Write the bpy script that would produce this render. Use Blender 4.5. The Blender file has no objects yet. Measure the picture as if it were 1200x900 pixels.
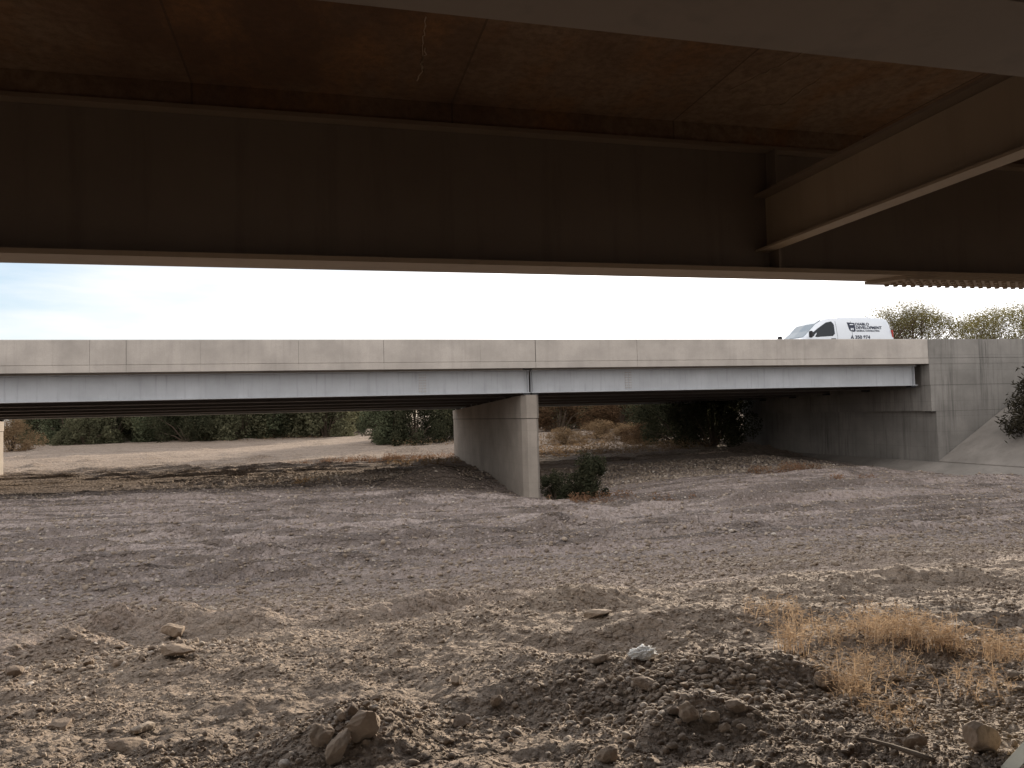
import bpy, bmesh, math, random
import numpy as np
from mathutils import Vector, Matrix

random.seed(7)
rng = np.random.default_rng(11)
scene = bpy.context.scene
COL = scene.collection
R = math.radians

# ------------------------------------------------------------------ camera
EYE = Vector((0, 0, 3.0))
F_PX = 880.0
YAW, PITCH, ROLL = R(14.5), R(2.34), R(1.53)
fwd = Vector((math.sin(YAW)*math.cos(PITCH), math.cos(YAW)*math.cos(PITCH), math.sin(PITCH)))
rgt0 = Vector((math.cos(YAW), -math.sin(YAW), 0))
up0 = rgt0.cross(fwd)
rgt = rgt0*math.cos(ROLL) - up0*math.sin(ROLL)
upv = up0*math.cos(ROLL) + rgt0*math.sin(ROLL)
cam = bpy.data.cameras.new('camera')
cam_o = bpy.data.objects.new('camera', cam)
COL.objects.link(cam_o)
m = Matrix((rgt, upv, -fwd)).transposed().to_4x4()
m.translation = EYE
cam_o.matrix_world = m
cam.sensor_width = 36
cam.lens = 36*F_PX/1200
cam.clip_start = 0.05
cam.clip_end = 5000
scene.camera = cam_o

def ray(px, py):
    return (fwd*F_PX + rgt*(px-600) - upv*(py-450)).normalized()

def at_y(px, py, Y):
    d = ray(px, py)
    return EYE + d*(Y/d.y)

# ------------------------------------------------------------------ noise
def _hash(ix, iy, seed):
    h = (ix.astype(np.int64)*374761393 + iy.astype(np.int64)*668265263 + seed*1442695041) & 0xffffffff
    h = ((h ^ (h >> 13))*1274126177) & 0xffffffff
    return h ^ (h >> 16)

def perlin(x, y, seed=0):
    x = np.asarray(x, float); y = np.asarray(y, float)
    x0 = np.floor(x); y0 = np.floor(y)
    fx = x-x0; fy = y-y0
    u = fx*fx*fx*(fx*(fx*6-15)+10); v = fy*fy*fy*(fy*(fy*6-15)+10)
    def g(ix, iy, dx, dy):
        a = (_hash(ix, iy, seed) & 0xffff)*(2*np.pi/65536)
        return np.cos(a)*dx + np.sin(a)*dy
    n00 = g(x0, y0, fx, fy); n10 = g(x0+1, y0, fx-1, fy)
    n01 = g(x0, y0+1, fx, fy-1); n11 = g(x0+1, y0+1, fx-1, fy-1)
    return ((n00*(1-u)+n10*u)*(1-v) + (n01*(1-u)+n11*u)*v)*1.5

def fbm(x, y, oct=4, seed=0, gain=.5):
    s = 0; a = 1
    for i in range(oct):
        s = s + a*perlin(x*2**i+13.7*i, y*2**i-7.1*i, seed+i)
        a *= gain
    return s

def sstep(a, b, x):
    t = np.clip((x-a)/(b-a), 0, 1)
    return t*t*(3-2*t)

# ------------------------------------------------------------------ terrain height
ROWS = [
 (-40, [(-60, 1.7), (60, 1.7)]),
 (-3,  [(-60, 1.5), (0, 1.55), (60, 1.5)]),
 (1.5, [(-60, 1.3), (-3, 1.48), (0, 1.52), (3, 1.55), (60, 1.2)]),
 (4.5, [(-60, 1.1), (-4, 1.20), (0, 1.26), (4, 1.30), (8, 1.2), (60, .9)]),
 (8.5, [(-60, 1.0), (-4, .92), (2, .92), (7, .92), (12, .8), (60, .6)]),
 (14,  [(-60, 1.0), (-8, .80), (0, .70), (8, .62), (16, .55), (22, .4), (60, .4)]),
 (20,  [(-60, 1.0), (-15, .82), (-5, .76), (2, .58), (8, .36), (14, .42), (20, .35), (26, .3), (60, .3)]),
 (25,  [(-60, 1.0), (-15, .86), (-5, .78), (2, .60), (5, .30), (7.5, .0), (9.5, .03), (13, .36), (18, .52), (21, .42), (23.5, .2), (60, .2)]),
 (28,  [(-60, 1.0), (-20, .80), (-6, .66), (1, .55), (5, .35), (7, .15), (9, .18), (12, .42), (20, .55), (24, .3), (60, .3)]),
 (31.5,[(-60, .9), (-20, .72), (0, .62), (5, .55), (8, .55), (11, .62), (20, .72), (24, .4), (60, .4)]),
 (40,  [(-60, .9), (0, .80), (8, .78), (20, .86), (26, 1.2), (60, 2.4)]),
 (60,  [(-60, 1.0), (0, 1.0), (12, 1.12), (25, 1.7), (40, 2.6), (90, 4)]),
 (90,  [(-120, 1.2), (0, 1.45), (30, 2.2), (80, 4)]),
 (140, [(-200, 1.3), (0, 1.9), (60, 3.2), (120, 4)]),
 (600, [(-600, 1.5), (0, 2.2), (600, 3.2)]),
]

def H0(x, y):
    x = np.asarray(x, float); y = np.asarray(y, float)
    z = np.zeros(np.broadcast(x, y).shape)
    ys = [r[0] for r in ROWS]
    prof = [np.interp(x, [p[0] for p in r[1]], [p[1] for p in r[1]]) for r in ROWS]
    for i in range(len(ROWS)-1):
        a, b = ys[i], ys[i+1]
        mk = (y >= a) & (y < b)
        if i == 0: mk = mk | (y < a)
        if i == len(ROWS)-2: mk = mk | (y >= b)
        t = np.clip((y-a)/(b-a), 0, 1)
        t = .5*t + .5*t*t*(3-2*t)
        z = np.where(mk, prof[i]*(1-t)+prof[i+1]*t, z)
    return z

def ground_at0(px, py):
    d = ray(px, py); t = 1.0
    while t < 400:
        p = EYE + d*t
        if p.z < float(H0(p.x, p.y)): return p
        t += max(.01, t*.004)
    return EYE + d*400

# mounds: (pixel x, pixel y of the centre on the flat ground, rx, ry, rotation, height, sharpness)
MOUNDS = []
def mound(px, py, rx, ry, rot, h, k=2):
    p = ground_at0(px, py)
    MOUNDS.append((p.x, p.y, rx, ry, R(rot), h, k))
mound(420, 872, .32, .42, 10, .21)          # small heap with the split boulder
mound(760, 806, .95, .46, -12, .16, 4)      # cobble heap
mound(835, 845, .45, .26, -8, .10)
mound(880, 800, .55, .40, 30, .08)
mound(668, 722, 1.1, .36, 6, .27)
mound(780, 738, 1.1, .38, -4, .20)
mound(560, 745, .6, .35, 0, .08)
mound(505, 712, .7, .28, 8, .20)
mound(400, 728, .5, .26, 0, .13)
mound(290, 736, .34, .24, 0, .22)
mound(210, 738, .32, .24, 15, .26)
mound(135, 744, .32, .26, 20, .31)
mound(80, 768, .32, .26, 20, .28)
mound(30, 735, .5, .22, 0, -.05)
mound(620, 790, .30, .20, 0, .07)
mound(560, 830, .30, .24, 0, .06)
mound(950, 860, .6, .22, -25, .06)
mound(1000, 690, 2.6, .35, -8, .17)
mound(1150, 720, 2.0, .35, -10, .12)
mound(900, 705, 1.2, .30, 0, .10)
MOUNDS.append((4.4, 29.0, 1.5, 1.2, 0, .62, 2))        # dozed pile under the far span
MOUNDS.append((.6, 30.2, 2.2, .8, 0, .12, 2))
MOUNDS.append((-6, 27.6, 5, .8, R(-6), .10, 2))
MOUNDS.append((-2, 31.5, 4, .6, R(4), .10, 2))

def mound_h(x, y):
    z = 0
    for (cx, cy, rx, ry, a, h, k) in MOUNDS:
        dx = x-cx; dy = y-cy
        u = (dx*math.cos(a)+dy*math.sin(a))/rx; v = (-dx*math.sin(a)+dy*math.cos(a))/ry
        z = z + h*np.exp(-(u*u+v*v)**(k/2))
    return z

def tracks(x, y, mask=False):
    # graded gravel: long shallow windrows left by machines, bending together to the left
    w = fbm(x*.045, y*.05, 2, 40, .35)*1.5
    v1 = y + 1.1*np.sin(x*.10+.6) - .035*x + w
    v2 = y - .13*x + .004*x*x + w*.8 + 2
    v3 = y + .5*np.sin(x*.16+2) - .02*x + w*1.3
    r1 = np.abs(((v1/1.55) % 1.0)-.5)*2
    r2 = np.abs(((v2/2.7) % 1.0)-.5)*2
    v4 = y + .9*np.sin(x*.07-1) + .06*x - w*.7
    r3 = np.abs(((v3/.62) % 1.0)-.5)*2
    r4 = np.abs(((v4/.41) % 1.0)-.5)*2
    amp4 = np.clip(.6+fbm(x*.05+14, y*.5, 2, 79)*1.3, .1, 1.3)
    brk = fbm(x*.9, y*1.1, 3, 65)
    amp = np.clip(.85+fbm(x*.07, y*.4, 2, 61)*.9, .5, 1.6)*(1+.5*brk)
    amp2 = np.clip(.55+fbm(x*.10+9, y*.6, 2, 67)*1.4, 0, 1.6)*(1+.5*brk)
    amp3 = np.clip(.8+fbm(x*.06+4, y*.6, 2, 69)*1.1, .35, 1.5)*(1+.35*brk)
    ridge = sstep(.74, 1, r1)*.10*amp + sstep(.80, 1, r2)*.115*amp2 + sstep(.6, 1, r3)*.05*amp3 + sstep(.5, 1, r4)*.022*amp4
    rut = -sstep(.35, 0, r1)*.03*amp
    if mask:
        return {'trk_a': v1/1.55, 'trk_b': v3/.62, 'trk_c': v4/.41, 'amp_a': amp, 'amp_b': amp3, 'amp_c': amp4,
                'graded': sstep(8.8, 11, y)*(1-.45*sstep(28, 36, y))*(1-sstep(70, 95, y))}
    m1 = sstep(9.0, 12, y)*(1-sstep(24, 28, y))
    m2 = sstep(30, 34, y)*(1-sstep(70, 95, y))
    return (ridge+rut)*(m1 + m2*.9)

WHEEL = [(13.0, .12, -.004), (16.6, .05, 0), (10.6, .20, -.004), (19.8, -.03, .003), (11.6, .01, 0), (14.8, -.07, .005), (22.6, .03, -.001), (12.4, .30, -.009), (18.2, .10, -.002)]
def wheels(x, y):
    x, y = np.broadcast_arrays(np.asarray(x, float), np.asarray(y, float))
    k = (y > 8.9) & (y < 27.1); out = [np.zeros(x.shape) for _ in range(3)]
    if k.any():
        for o, v in zip(out, wheels_in(x[k], y[k])): o[k] = v
    return out

def wheels_in(x, y):
    # pairs of wheel ruts: pressed pale floor, shoulders of turned gravel with their shade painted in
    z = 0; dark = 0; pale = 0
    wob = fbm(x*.16, y*.12, 2, 141)*.22; rag = 1+.7*fbm(x*1.1, y*2.2, 3, 143)
    for i, (a, b, c) in enumerate(WHEEL):
        f = a+b*x+c*x*x+wob; sl = np.sqrt(1+(b+2*c*x)**2)
        on = np.clip(.75+fbm(x*.09+i*7, y*0+i*3.1, 2, 150+i)*.9, .15, 1.1)
        for o in (-.92, .92):
            d = np.abs((y-f)/sl-o)
            sh = np.exp(-((d-.36)/.10)**2)*on*np.clip(rag, .2, 1.8); fl = sstep(.30, .14, d)*on
            z = z + sh*.055 - fl*(.05+.010*np.sin(x*2*np.pi/.28)); dark = np.maximum(dark, sh); pale = np.maximum(pale, fl)
    m = sstep(9.0, 10.8, y)*(1-sstep(24.5, 27, y))
    return z*m, np.clip(dark, 0, 1)*m, np.clip(pale, 0, 1)*m

def tread(x, y):
    x, y = np.broadcast_arrays(np.asarray(x, float), np.asarray(y, float))
    k = (y > 5.5) & (y < 10.5) & (np.abs(x) < 7); z = np.zeros(x.shape)
    if k.any(): z[k] = tread_in(x[k], y[k])
    return z

def tread_in(x, y):
    # chevron prints of crawler tracks, seen near the front edge of the graded gravel
    z = 0
    for (cx, cy, ang, ln, ph) in ((-2.6, 8.1, 62, 1.9, 0), (-1.9, 8.4, 70, 1.8, 1), (-3.6, 7.6, 75, 1.7, 2), (1.6, 8.3, 40, 2.2, 3), (2.4, 7.4, 35, 2, 1)):
        a = R(ang); dx = x-cx; dy = y-cy
        u = dx*math.cos(a)+dy*math.sin(a); v = -dx*math.sin(a)+dy*math.cos(a)
        mk = sstep(.26, .19, np.abs(v))*sstep(ln*.5+.3, ln*.5-.3, np.abs(u))
        z = z + mk*(-.055 + .03*np.sin(u*2*np.pi/.14 + np.abs(v)*10))
    return z

def H(x, y, fine=True):
    x = np.asarray(x, float); y = np.asarray(y, float)
    z = H0(x, y) + mound_h(x, y) + tracks(x, y)
    far = sstep(0, 60, np.abs(y))
    calm = 1-.75*sstep(9, 12, y)*(1-sstep(25, 28, y))     # the graded strip is smoother
    z = z + fbm(x*.45, y*.55, 3, 3)*.07*calm*(1-far) + fbm(x*.08, y*.10, 3, 9)*.09*sstep(14, 50, y)
    z = z + tread(x, y) + wheels(x, y)[0]
    rough = sstep(9.8, 8.2, y)
    z = z + rough*(np.maximum(fbm(x*2.1, y*2.6, 3, 21), -.15)*.048 + fbm(x*7, y*8, 3, 31)*.013)
    z = z + (1-rough)*fbm(x*1.6, y*2.4, 3, 24)*.013
    bank = np.exp(-((y-28.6)/1.8)**2)
    z = z + bank*fbm(x*1.3, y*1.6, 3, 71)*.09
    if fine:
        z = z + fbm(x*21, y*23, 2, 51)*.008*(.5+rough)*sstep(40, 15, y)
    return z

def ground_at(px, py):
    d = ray(px, py); t = 1.5
    while t < 500:
        p = EYE + d*t
        if p.z < float(H(p.x, p.y)): return p
        t += max(.01, t*.003)
    return EYE + d*500

def gz(x, y): return float(H(x, y))

# ------------------------------------------------------------------ helpers: objects
def tag(o, label=None, cat=None, group=None, kind=None):
    if label: o['label'] = label
    if cat: o['category'] = cat
    if group: o['group'] = group
    if kind: o['kind'] = kind
    return o

def empty(name, loc=(0, 0, 0), rz=0):
    o = bpy.data.objects.new(name, None)
    o.empty_display_size = .3
    COL.objects.link(o)
    o.location = loc; o.rotation_euler = (0, 0, rz)
    return o

def link_mesh(name, me, mat, parent=None):
    o = bpy.data.objects.new(name, me)
    COL.objects.link(o)
    if mat is not None and not me.materials: me.materials.append(mat)
    if parent: o.parent = parent
    return o

def np_mesh(name, verts, faces, smooth=False):
    verts = np.asarray(verts, np.float32); faces = np.asarray(faces, np.int32)
    me = bpy.data.meshes.new(name)
    n, k = faces.shape
    me.vertices.add(len(verts)); me.vertices.foreach_set('co', verts.ravel())
    me.loops.add(n*k); me.loops.foreach_set('vertex_index', faces.ravel())
    me.polygons.add(n)
    me.polygons.foreach_set('loop_start', np.arange(0, n*k, k, dtype=np.int32))
    if smooth: me.polygons.foreach_set('use_smooth', np.ones(n, bool))
    me.update(calc_edges=True)
    return me

class MB:
    def __init__(s): s.bm = bmesh.new()
    def hull(s, pts, faces):
        vs = [s.bm.verts.new(p) for p in pts]
        for f in faces: s.bm.faces.new([vs[i] for i in f])
        return s
    def box(s, x0, x1, y0, y1, z0, z1):
        return s.hull([(x0,y0,z0),(x1,y0,z0),(x1,y1,z0),(x0,y1,z0),(x0,y0,z1),(x1,y0,z1),(x1,y1,z1),(x0,y1,z1)],
                      [(3,2,1,0),(4,5,6,7),(0,1,5,4),(1,2,6,5),(2,3,7,6),(3,0,4,7)])
    def prism(s, poly, a, b, axis='x'):
        n = len(poly)
        if axis == 'x': P = lambda t, p: (t, p[0], p[1])
        elif axis == 'y': P = lambda t, p: (p[0], t, p[1])
        else: P = lambda t, p: (p[0], p[1], t)
        va = [s.bm.verts.new(P(a, p)) for p in poly]; vb = [s.bm.verts.new(P(b, p)) for p in poly]
        s.bm.faces.new(va[::-1]); s.bm.faces.new(vb)
        for i in range(n):
            j = (i+1) % n
            s.bm.faces.new([va[i], va[j], vb[j], vb[i]])
        return s
    def tube(s, pts, radii, n=8, cap=True):
        rings = []
        pts = [Vector(p) for p in pts]
        for i, p in enumerate(pts):
            d = (pts[min(i+1, len(pts)-1)]-pts[max(i-1, 0)]).normalized()
            a = d.orthogonal().normalized() if i == 0 else (a0 - d*a0.dot(d)).normalized()
            a0 = a; b = d.cross(a)
            rings.append([s.bm.verts.new(p + (a*math.cos(2*math.pi*k/n)+b*math.sin(2*math.pi*k/n))*radii[i]) for k in range(n)])
        for i in range(len(rings)-1):
            for k in range(n):
                s.bm.faces.new([rings[i][k], rings[i][(k+1) % n], rings[i+1][(k+1) % n], rings[i+1][k]])
        if cap:
            s.bm.faces.new(rings[0][::-1]); s.bm.faces.new(rings[-1])
        return s
    def cyl(s, c, axis, r, h, n=16):
        c = Vector(c); ax = Vector(axis).normalized()*h/2
        return s.tube([c-ax, c+ax], [r, r], n)
    def build(s, name, mat, parent=None, bevel=0, smooth=False):
        bmesh.ops.recalc_face_normals(s.bm, faces=s.bm.faces)
        if bevel:
            bmesh.ops.bevel(s.bm, geom=list(s.bm.edges), offset=bevel, segments=2, affect='EDGES', clamp_overlap=True)
        me = bpy.data.meshes.new(name)
        s.bm.to_mesh(me); s.bm.free()
        if smooth:
            me.polygons.foreach_set('use_smooth', np.ones(len(me.polygons), bool))
        return link_mesh(name, me, mat, parent)

# ------------------------------------------------------------------ helpers: materials
class NT:
    def __init__(s, name):
        s.mat = bpy.data.materials.new(name); s.mat.use_nodes = True
        s.t = s.mat.node_tree; s.N = s.t.nodes; s.L = s.t.links
        s.b = s.N['Principled BSDF']; s.out = s.N['Material Output']
        tc = s.N.new('ShaderNodeTexCoord'); s.co = tc.outputs['Object']
    def n(s, typ, **kw):
        o = s.N.new('ShaderNode'+typ)
        for k, v in kw.items():
            if k.startswith('i_'):
                key = k[2:]
                key = int(key) if key.isdigit() else key.replace('_', ' ')
                if hasattr(v, 'is_linked') or isinstance(v, bpy.types.NodeSocket): s.L.new(v, o.inputs[key])
                else: o.inputs[key].default_value = v
            else: setattr(o, k, v)
        return o
    def mapv(s, sc, src=None):
        return s.n('Mapping', i_Vector=src or s.co, i_Scale=sc).outputs[0]
    def noise(s, vec, scale, detail=4, rough=.55):
        return s.n('TexNoise', i_Vector=vec, i_Scale=scale, i_Detail=detail, i_Roughness=rough).outputs['Fac']
    def ramp(s, fac, stops):
        r = s.n('ValToRGB', i_Fac=fac); e = r.color_ramp.elements
        while len(e) < len(stops): e.new(.5)
        for k, (p, c) in zip(e, stops):
            k.position = p; k.color = (c, c, c, 1) if isinstance(c, (int, float)) else (*c, 1)
        return r.outputs['Color']
    def mix(s, fac, a, b, mode='MIX'):
        o = s.N.new('ShaderNodeMix'); o.data_type = 'RGBA'; o.blend_type = mode
        for i, v in ((0, fac), (6, a), (7, b)):
            if isinstance(v, bpy.types.NodeSocket): s.L.new(v, o.inputs[i])
            elif i == 0: o.inputs[0].default_value = v
            else: o.inputs[i].default_value = (*v, 1)
        return o.outputs[2]
    def math(s, op, a, b=0.0):
        o = s.N.new('ShaderNodeMath'); o.operation = op
        for i, v in ((0, a), (1, b)):
            if isinstance(v, bpy.types.NodeSocket): s.L.new(v, o.inputs[i])
            else: o.inputs[i].default_value = v
        return o.outputs[0]
    def bump(s, h, strength, dist, prev=None):
        o = s.n('Bump', i_Height=h, i_Strength=strength, i_Distance=dist)
        if prev: s.L.new(prev, o.inputs['Normal'])
        return o.outputs[0]
    def done(s, col, rough=.9, normal=None, spec=.3, metal=0.0):
        for k, v in (('Base Color', col), ('Roughness', rough), ('Normal', normal), ('Specular IOR Level', spec), ('Metallic', metal)):
            if v is None: continue
            if isinstance(v, bpy.types.NodeSocket): s.L.new(v, s.b.inputs[k])
            elif isinstance(v, tuple): s.b.inputs[k].default_value = (*v, 1)
            else: s.b.inputs[k].default_value = v
        return s.mat

def plain(name, col, rough=.6, spec=.4, metal=0.0):
    t = NT(name)
    n = t.noise(t.co, 6, 3)
    c = t.mix(t.math('MULTIPLY', n, .25), col, tuple(v*.7 for v in col))
    return t.done(c, rough, None, spec, metal)

def concrete(name, col, dark=.5, streak=.6, lines=0, rust=0.0):
    t = NT(name)
    big = t.noise(t.co, .8, 6, .6); fine = t.noise(t.co, 26, 4, .7)
    st = t.noise(t.mapv((3.5, 3.5, .22)), 1.6, 5, .65)
    st2 = t.noise(t.mapv((.9, .9, .08)), 1.0, 3, .6)
    d = tuple(v*dark for v in col)
    c = t.mix(t.ramp(big, [(.32, 1), (.64, 0)]), col, tuple(v*.68 for v in col))
    c = t.mix(t.math('MULTIPLY', t.math('MULTIPLY', t.ramp(st, [(.48, 0), (.72, 1)]), t.ramp(st2, [(.35, 0), (.6, 1)])), streak), c, d)
    c = t.mix(t.ramp(fine, [(.3, .35), (.7, 0)]), c, tuple(v*.6 for v in col))
    if rust:
        rn = t.noise(t.mapv((1.6, .5, 1)), 1.3, 7, .72)
        c = t.mix(t.math('MULTIPLY', t.ramp(rn, [(.42, 0), (.66, 1)]), rust), c, (.15, .085, .045))
    h = fine
    if lines:
        sep = t.n('SeparateXYZ', i_Vector=t.co)
        wob = t.math('ADD', sep.outputs[2], t.math('MULTIPLY', big, .03))
        fr = t.math('FRACT', t.math('DIVIDE', wob, lines))
        ln = t.math('LESS_THAN', fr, .03)
        c = t.mix(t.math('MULTIPLY', ln, .24), c, d)
    nb = t.bump(t.noise(t.co, 60, 4, .7), .25, .006)
    nb = t.bump(big, .3, .02, nb)
    return t.done(c, .92, nb, .25)

def steel(name, col, rust=.25, rough=.55):
    t = NT(name)
    a = t.noise(t.co, 1.1, 5, .6); st = t.noise(t.mapv((5, 5, .35)), 1.4, 5, .65)
    c = t.mix(t.ramp(a, [(.3, .8), (.7, 0)]), col, tuple(v*.75 for v in col))
    c = t.mix(t.math('MULTIPLY', t.ramp(st, [(.52, 0), (.72, 1)]), rust), c, tuple(v*.45 for v in col))
    nb = t.bump(t.noise(t.co, 3, 3), .15, .01)
    return t.done(c, rough, nb, .4)

def leafmat(name, ca, cb, trans=.35):
    t = NT(name)
    g = t.n('NewGeometry')
    c = t.mix(g.outputs['Random Per Island'], ca, cb)
    n = t.noise(t.co, .9, 2)
    c = t.mix(t.ramp(n, [(.35, .5), (.65, 0)]), c, tuple(v*.55 for v in ca))
    df = t.n('BsdfDiffuse', i_Color=c); tl = t.n('BsdfTranslucent', i_Color=c)
    ms = t.n('MixShader', i_0=trans, i_1=df.outputs[0], i_2=tl.outputs[0])
    t.L.new(ms.outputs[0], t.out.inputs['Surface'])
    return t.mat

def soil():
    t = NT('soil')
    pos = t.n('NewGeometry').outputs['Position']
    n1 = t.noise(pos, .35, 6, .62); n2 = t.noise(pos, 3.1, 5, .65); n3 = t.noise(pos, 40, 4, .7)
    vor = t.n('TexVoronoi', i_Vector=pos, i_Scale=26.0); vor2 = t.n('TexVoronoi', i_Vector=pos, i_Scale=9.0)
    vor3 = t.n('TexVoronoi', i_Vector=pos, i_Scale=70.0)
    sand = (.242, .188, .145); dust = (.298, .238, .184); grav = (.275, .224, .208); dark = (.12, .092, .07)
    sep = t.n('SeparateXYZ', i_Vector=pos)
    mid = t.n('MapRange', i_Value=t.math('ADD', sep.outputs[1], t.math('MULTIPLY', n1, 4)), i_From_Min=9.0, i_From_Max=13.0).outputs[0]
    far = t.n('MapRange', i_Value=sep.outputs[1], i_From_Min=29.0, i_From_Max=34.0).outputs[0]
    base = t.mix(t.ramp(n2, [(.35, 0), (.7, 1)]), sand, dust)
    gr = t.mix(t.ramp(n1, [(.3, 0), (.7, 1)]), grav, (.31, .252, .228))
    fr = t.mix(t.ramp(n1, [(.35, 0), (.65, 1)]), (.29, .225, .172), (.355, .282, .222))
    st = t.noise(t.mapv((.10, 1.5, 1), pos), 1.0, 5, .6)
    gr = t.mix(t.ramp(st, [(.36, .6), (.50, 0)]), gr, (.165, .137, .126))
    gr = t.mix(t.ramp(st, [(.52, 0), (.70, .7)]), gr, (.31, .26, .23))
    fr = t.mix(t.ramp(st, [(.36, .5), (.5, 0)]), fr, (.21, .155, .115))
    A = lambda k: t.n('Attribute', attribute_name=k).outputs['Fac']
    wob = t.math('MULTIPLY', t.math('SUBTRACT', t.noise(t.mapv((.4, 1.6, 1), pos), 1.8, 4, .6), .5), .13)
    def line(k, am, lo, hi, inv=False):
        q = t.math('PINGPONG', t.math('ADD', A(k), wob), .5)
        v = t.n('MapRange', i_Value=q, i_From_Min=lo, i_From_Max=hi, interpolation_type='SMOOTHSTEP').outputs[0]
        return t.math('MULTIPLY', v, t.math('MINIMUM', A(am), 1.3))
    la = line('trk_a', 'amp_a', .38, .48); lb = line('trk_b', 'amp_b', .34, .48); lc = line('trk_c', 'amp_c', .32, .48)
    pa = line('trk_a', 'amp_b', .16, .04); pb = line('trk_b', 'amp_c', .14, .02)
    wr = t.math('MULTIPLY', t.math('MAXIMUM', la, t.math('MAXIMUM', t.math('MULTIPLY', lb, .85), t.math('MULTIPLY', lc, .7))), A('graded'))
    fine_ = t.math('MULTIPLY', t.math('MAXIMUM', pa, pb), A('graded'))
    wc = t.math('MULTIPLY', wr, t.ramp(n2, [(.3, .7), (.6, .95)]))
    gr = t.mix(t.math('MULTIPLY', fine_, .75), gr, (.36, .30, .275))
    gr = t.mix(wc, gr, (.105, .086, .079))  # dark crest lines: shaded faces of the gravel ridges painted into the colour
    gr = t.mix(t.math('MULTIPLY', A('rut_pale'), .7), gr, (.345, .29, .265))
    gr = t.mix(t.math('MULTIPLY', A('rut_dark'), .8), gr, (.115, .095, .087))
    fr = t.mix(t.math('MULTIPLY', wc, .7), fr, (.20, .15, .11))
    c = t.mix(mid, base, gr); c = t.mix(far, c, fr)
    c = t.mix(t.math('MULTIPLY', A('damp_shade'), .85), c, (.085, .064, .050))
    sepc = t.n('SeparateColor', i_Color=vor.outputs['Color'])
    peb = t.mix(sepc.outputs[0], (.14, .11, .09), (.40, .33, .27))
    c = t.mix(t.math('MULTIPLY', t.ramp(vor.outputs['Distance'], [(.25, 1), (.5, 0)]), t.ramp(n2, [(.35, .55), (.65, .15)])), c, peb)
    sep2 = t.n('SeparateColor', i_Color=vor2.outputs['Color'])
    c = t.mix(t.math('MULTIPLY', t.math('GREATER_THAN', sep2.outputs[1], .72), .35), c, dark)
    vor4 = t.n('TexVoronoi', i_Vector=pos, i_Scale=13.0); sep4 = t.n('SeparateColor', i_Color=vor4.outputs['Color'])
    spk = t.math('MULTIPLY', t.math('MULTIPLY', t.ramp(vor4.outputs['Distance'], [(.25, 1), (.42, 0)]), t.ramp(sep4.outputs[0], [(.74, 0), (.82, .65)])), mid)
    c = t.mix(spk, c, (.42, .355, .325))
    spk2 = t.math('MULTIPLY', t.math('MULTIPLY', t.ramp(vor4.outputs['Distance'], [(.3, 1), (.5, 0)]), t.ramp(sep4.outputs[1], [(.68, 0), (.76, .6)])), mid)
    c = t.mix(spk2, c, (.115, .095, .088))
    c = t.mix(t.ramp(n3, [(.3, .55), (.6, 0)]), c, dark)
    hb = t.math('SUBTRACT', 1.0, vor.outputs['Distance'])
    nb = t.bump(t.math('SUBTRACT', wr, t.math('MULTIPLY', fine_, .4)), .9, .09)
    nb = t.bump(n3, .7, .02, nb)
    nb = t.bump(t.math('SUBTRACT', 1.0, vor3.outputs['Distance']), .5, .012, nb)
    nb = t.bump(hb, .75, .03, nb)
    nb = t.bump(t.math('SUBTRACT', 1.0, vor2.outputs['Distance']), .6, .09, nb)
    nb = t.bump(n2, .5, .08, nb)
    return t.done(c, .95, nb, .15)

def stonemat(name, stops, island=True):
    t = NT(name)
    if island: rnd = t.n('NewGeometry').outputs['Random Per Island']
    else: rnd = t.n('ObjectInfo').outputs['Random']
    c = t.ramp(rnd, stops)
    pos = t.n('NewGeometry').outputs['Position']
    n = t.noise(pos, 22, 5, .7); n2 = t.noise(pos, 5, 3)
    c = t.mix(t.ramp(n, [(.35, .6), (.65, 0)]), c, (.13, .10, .075))
    c = t.mix(t.ramp(n2, [(.4, 0), (.7, .45)]), c, (.30, .235, .17))
    nb = t.bump(n, .6, .015)
    return t.done(c, .9, nb, .25)

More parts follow.
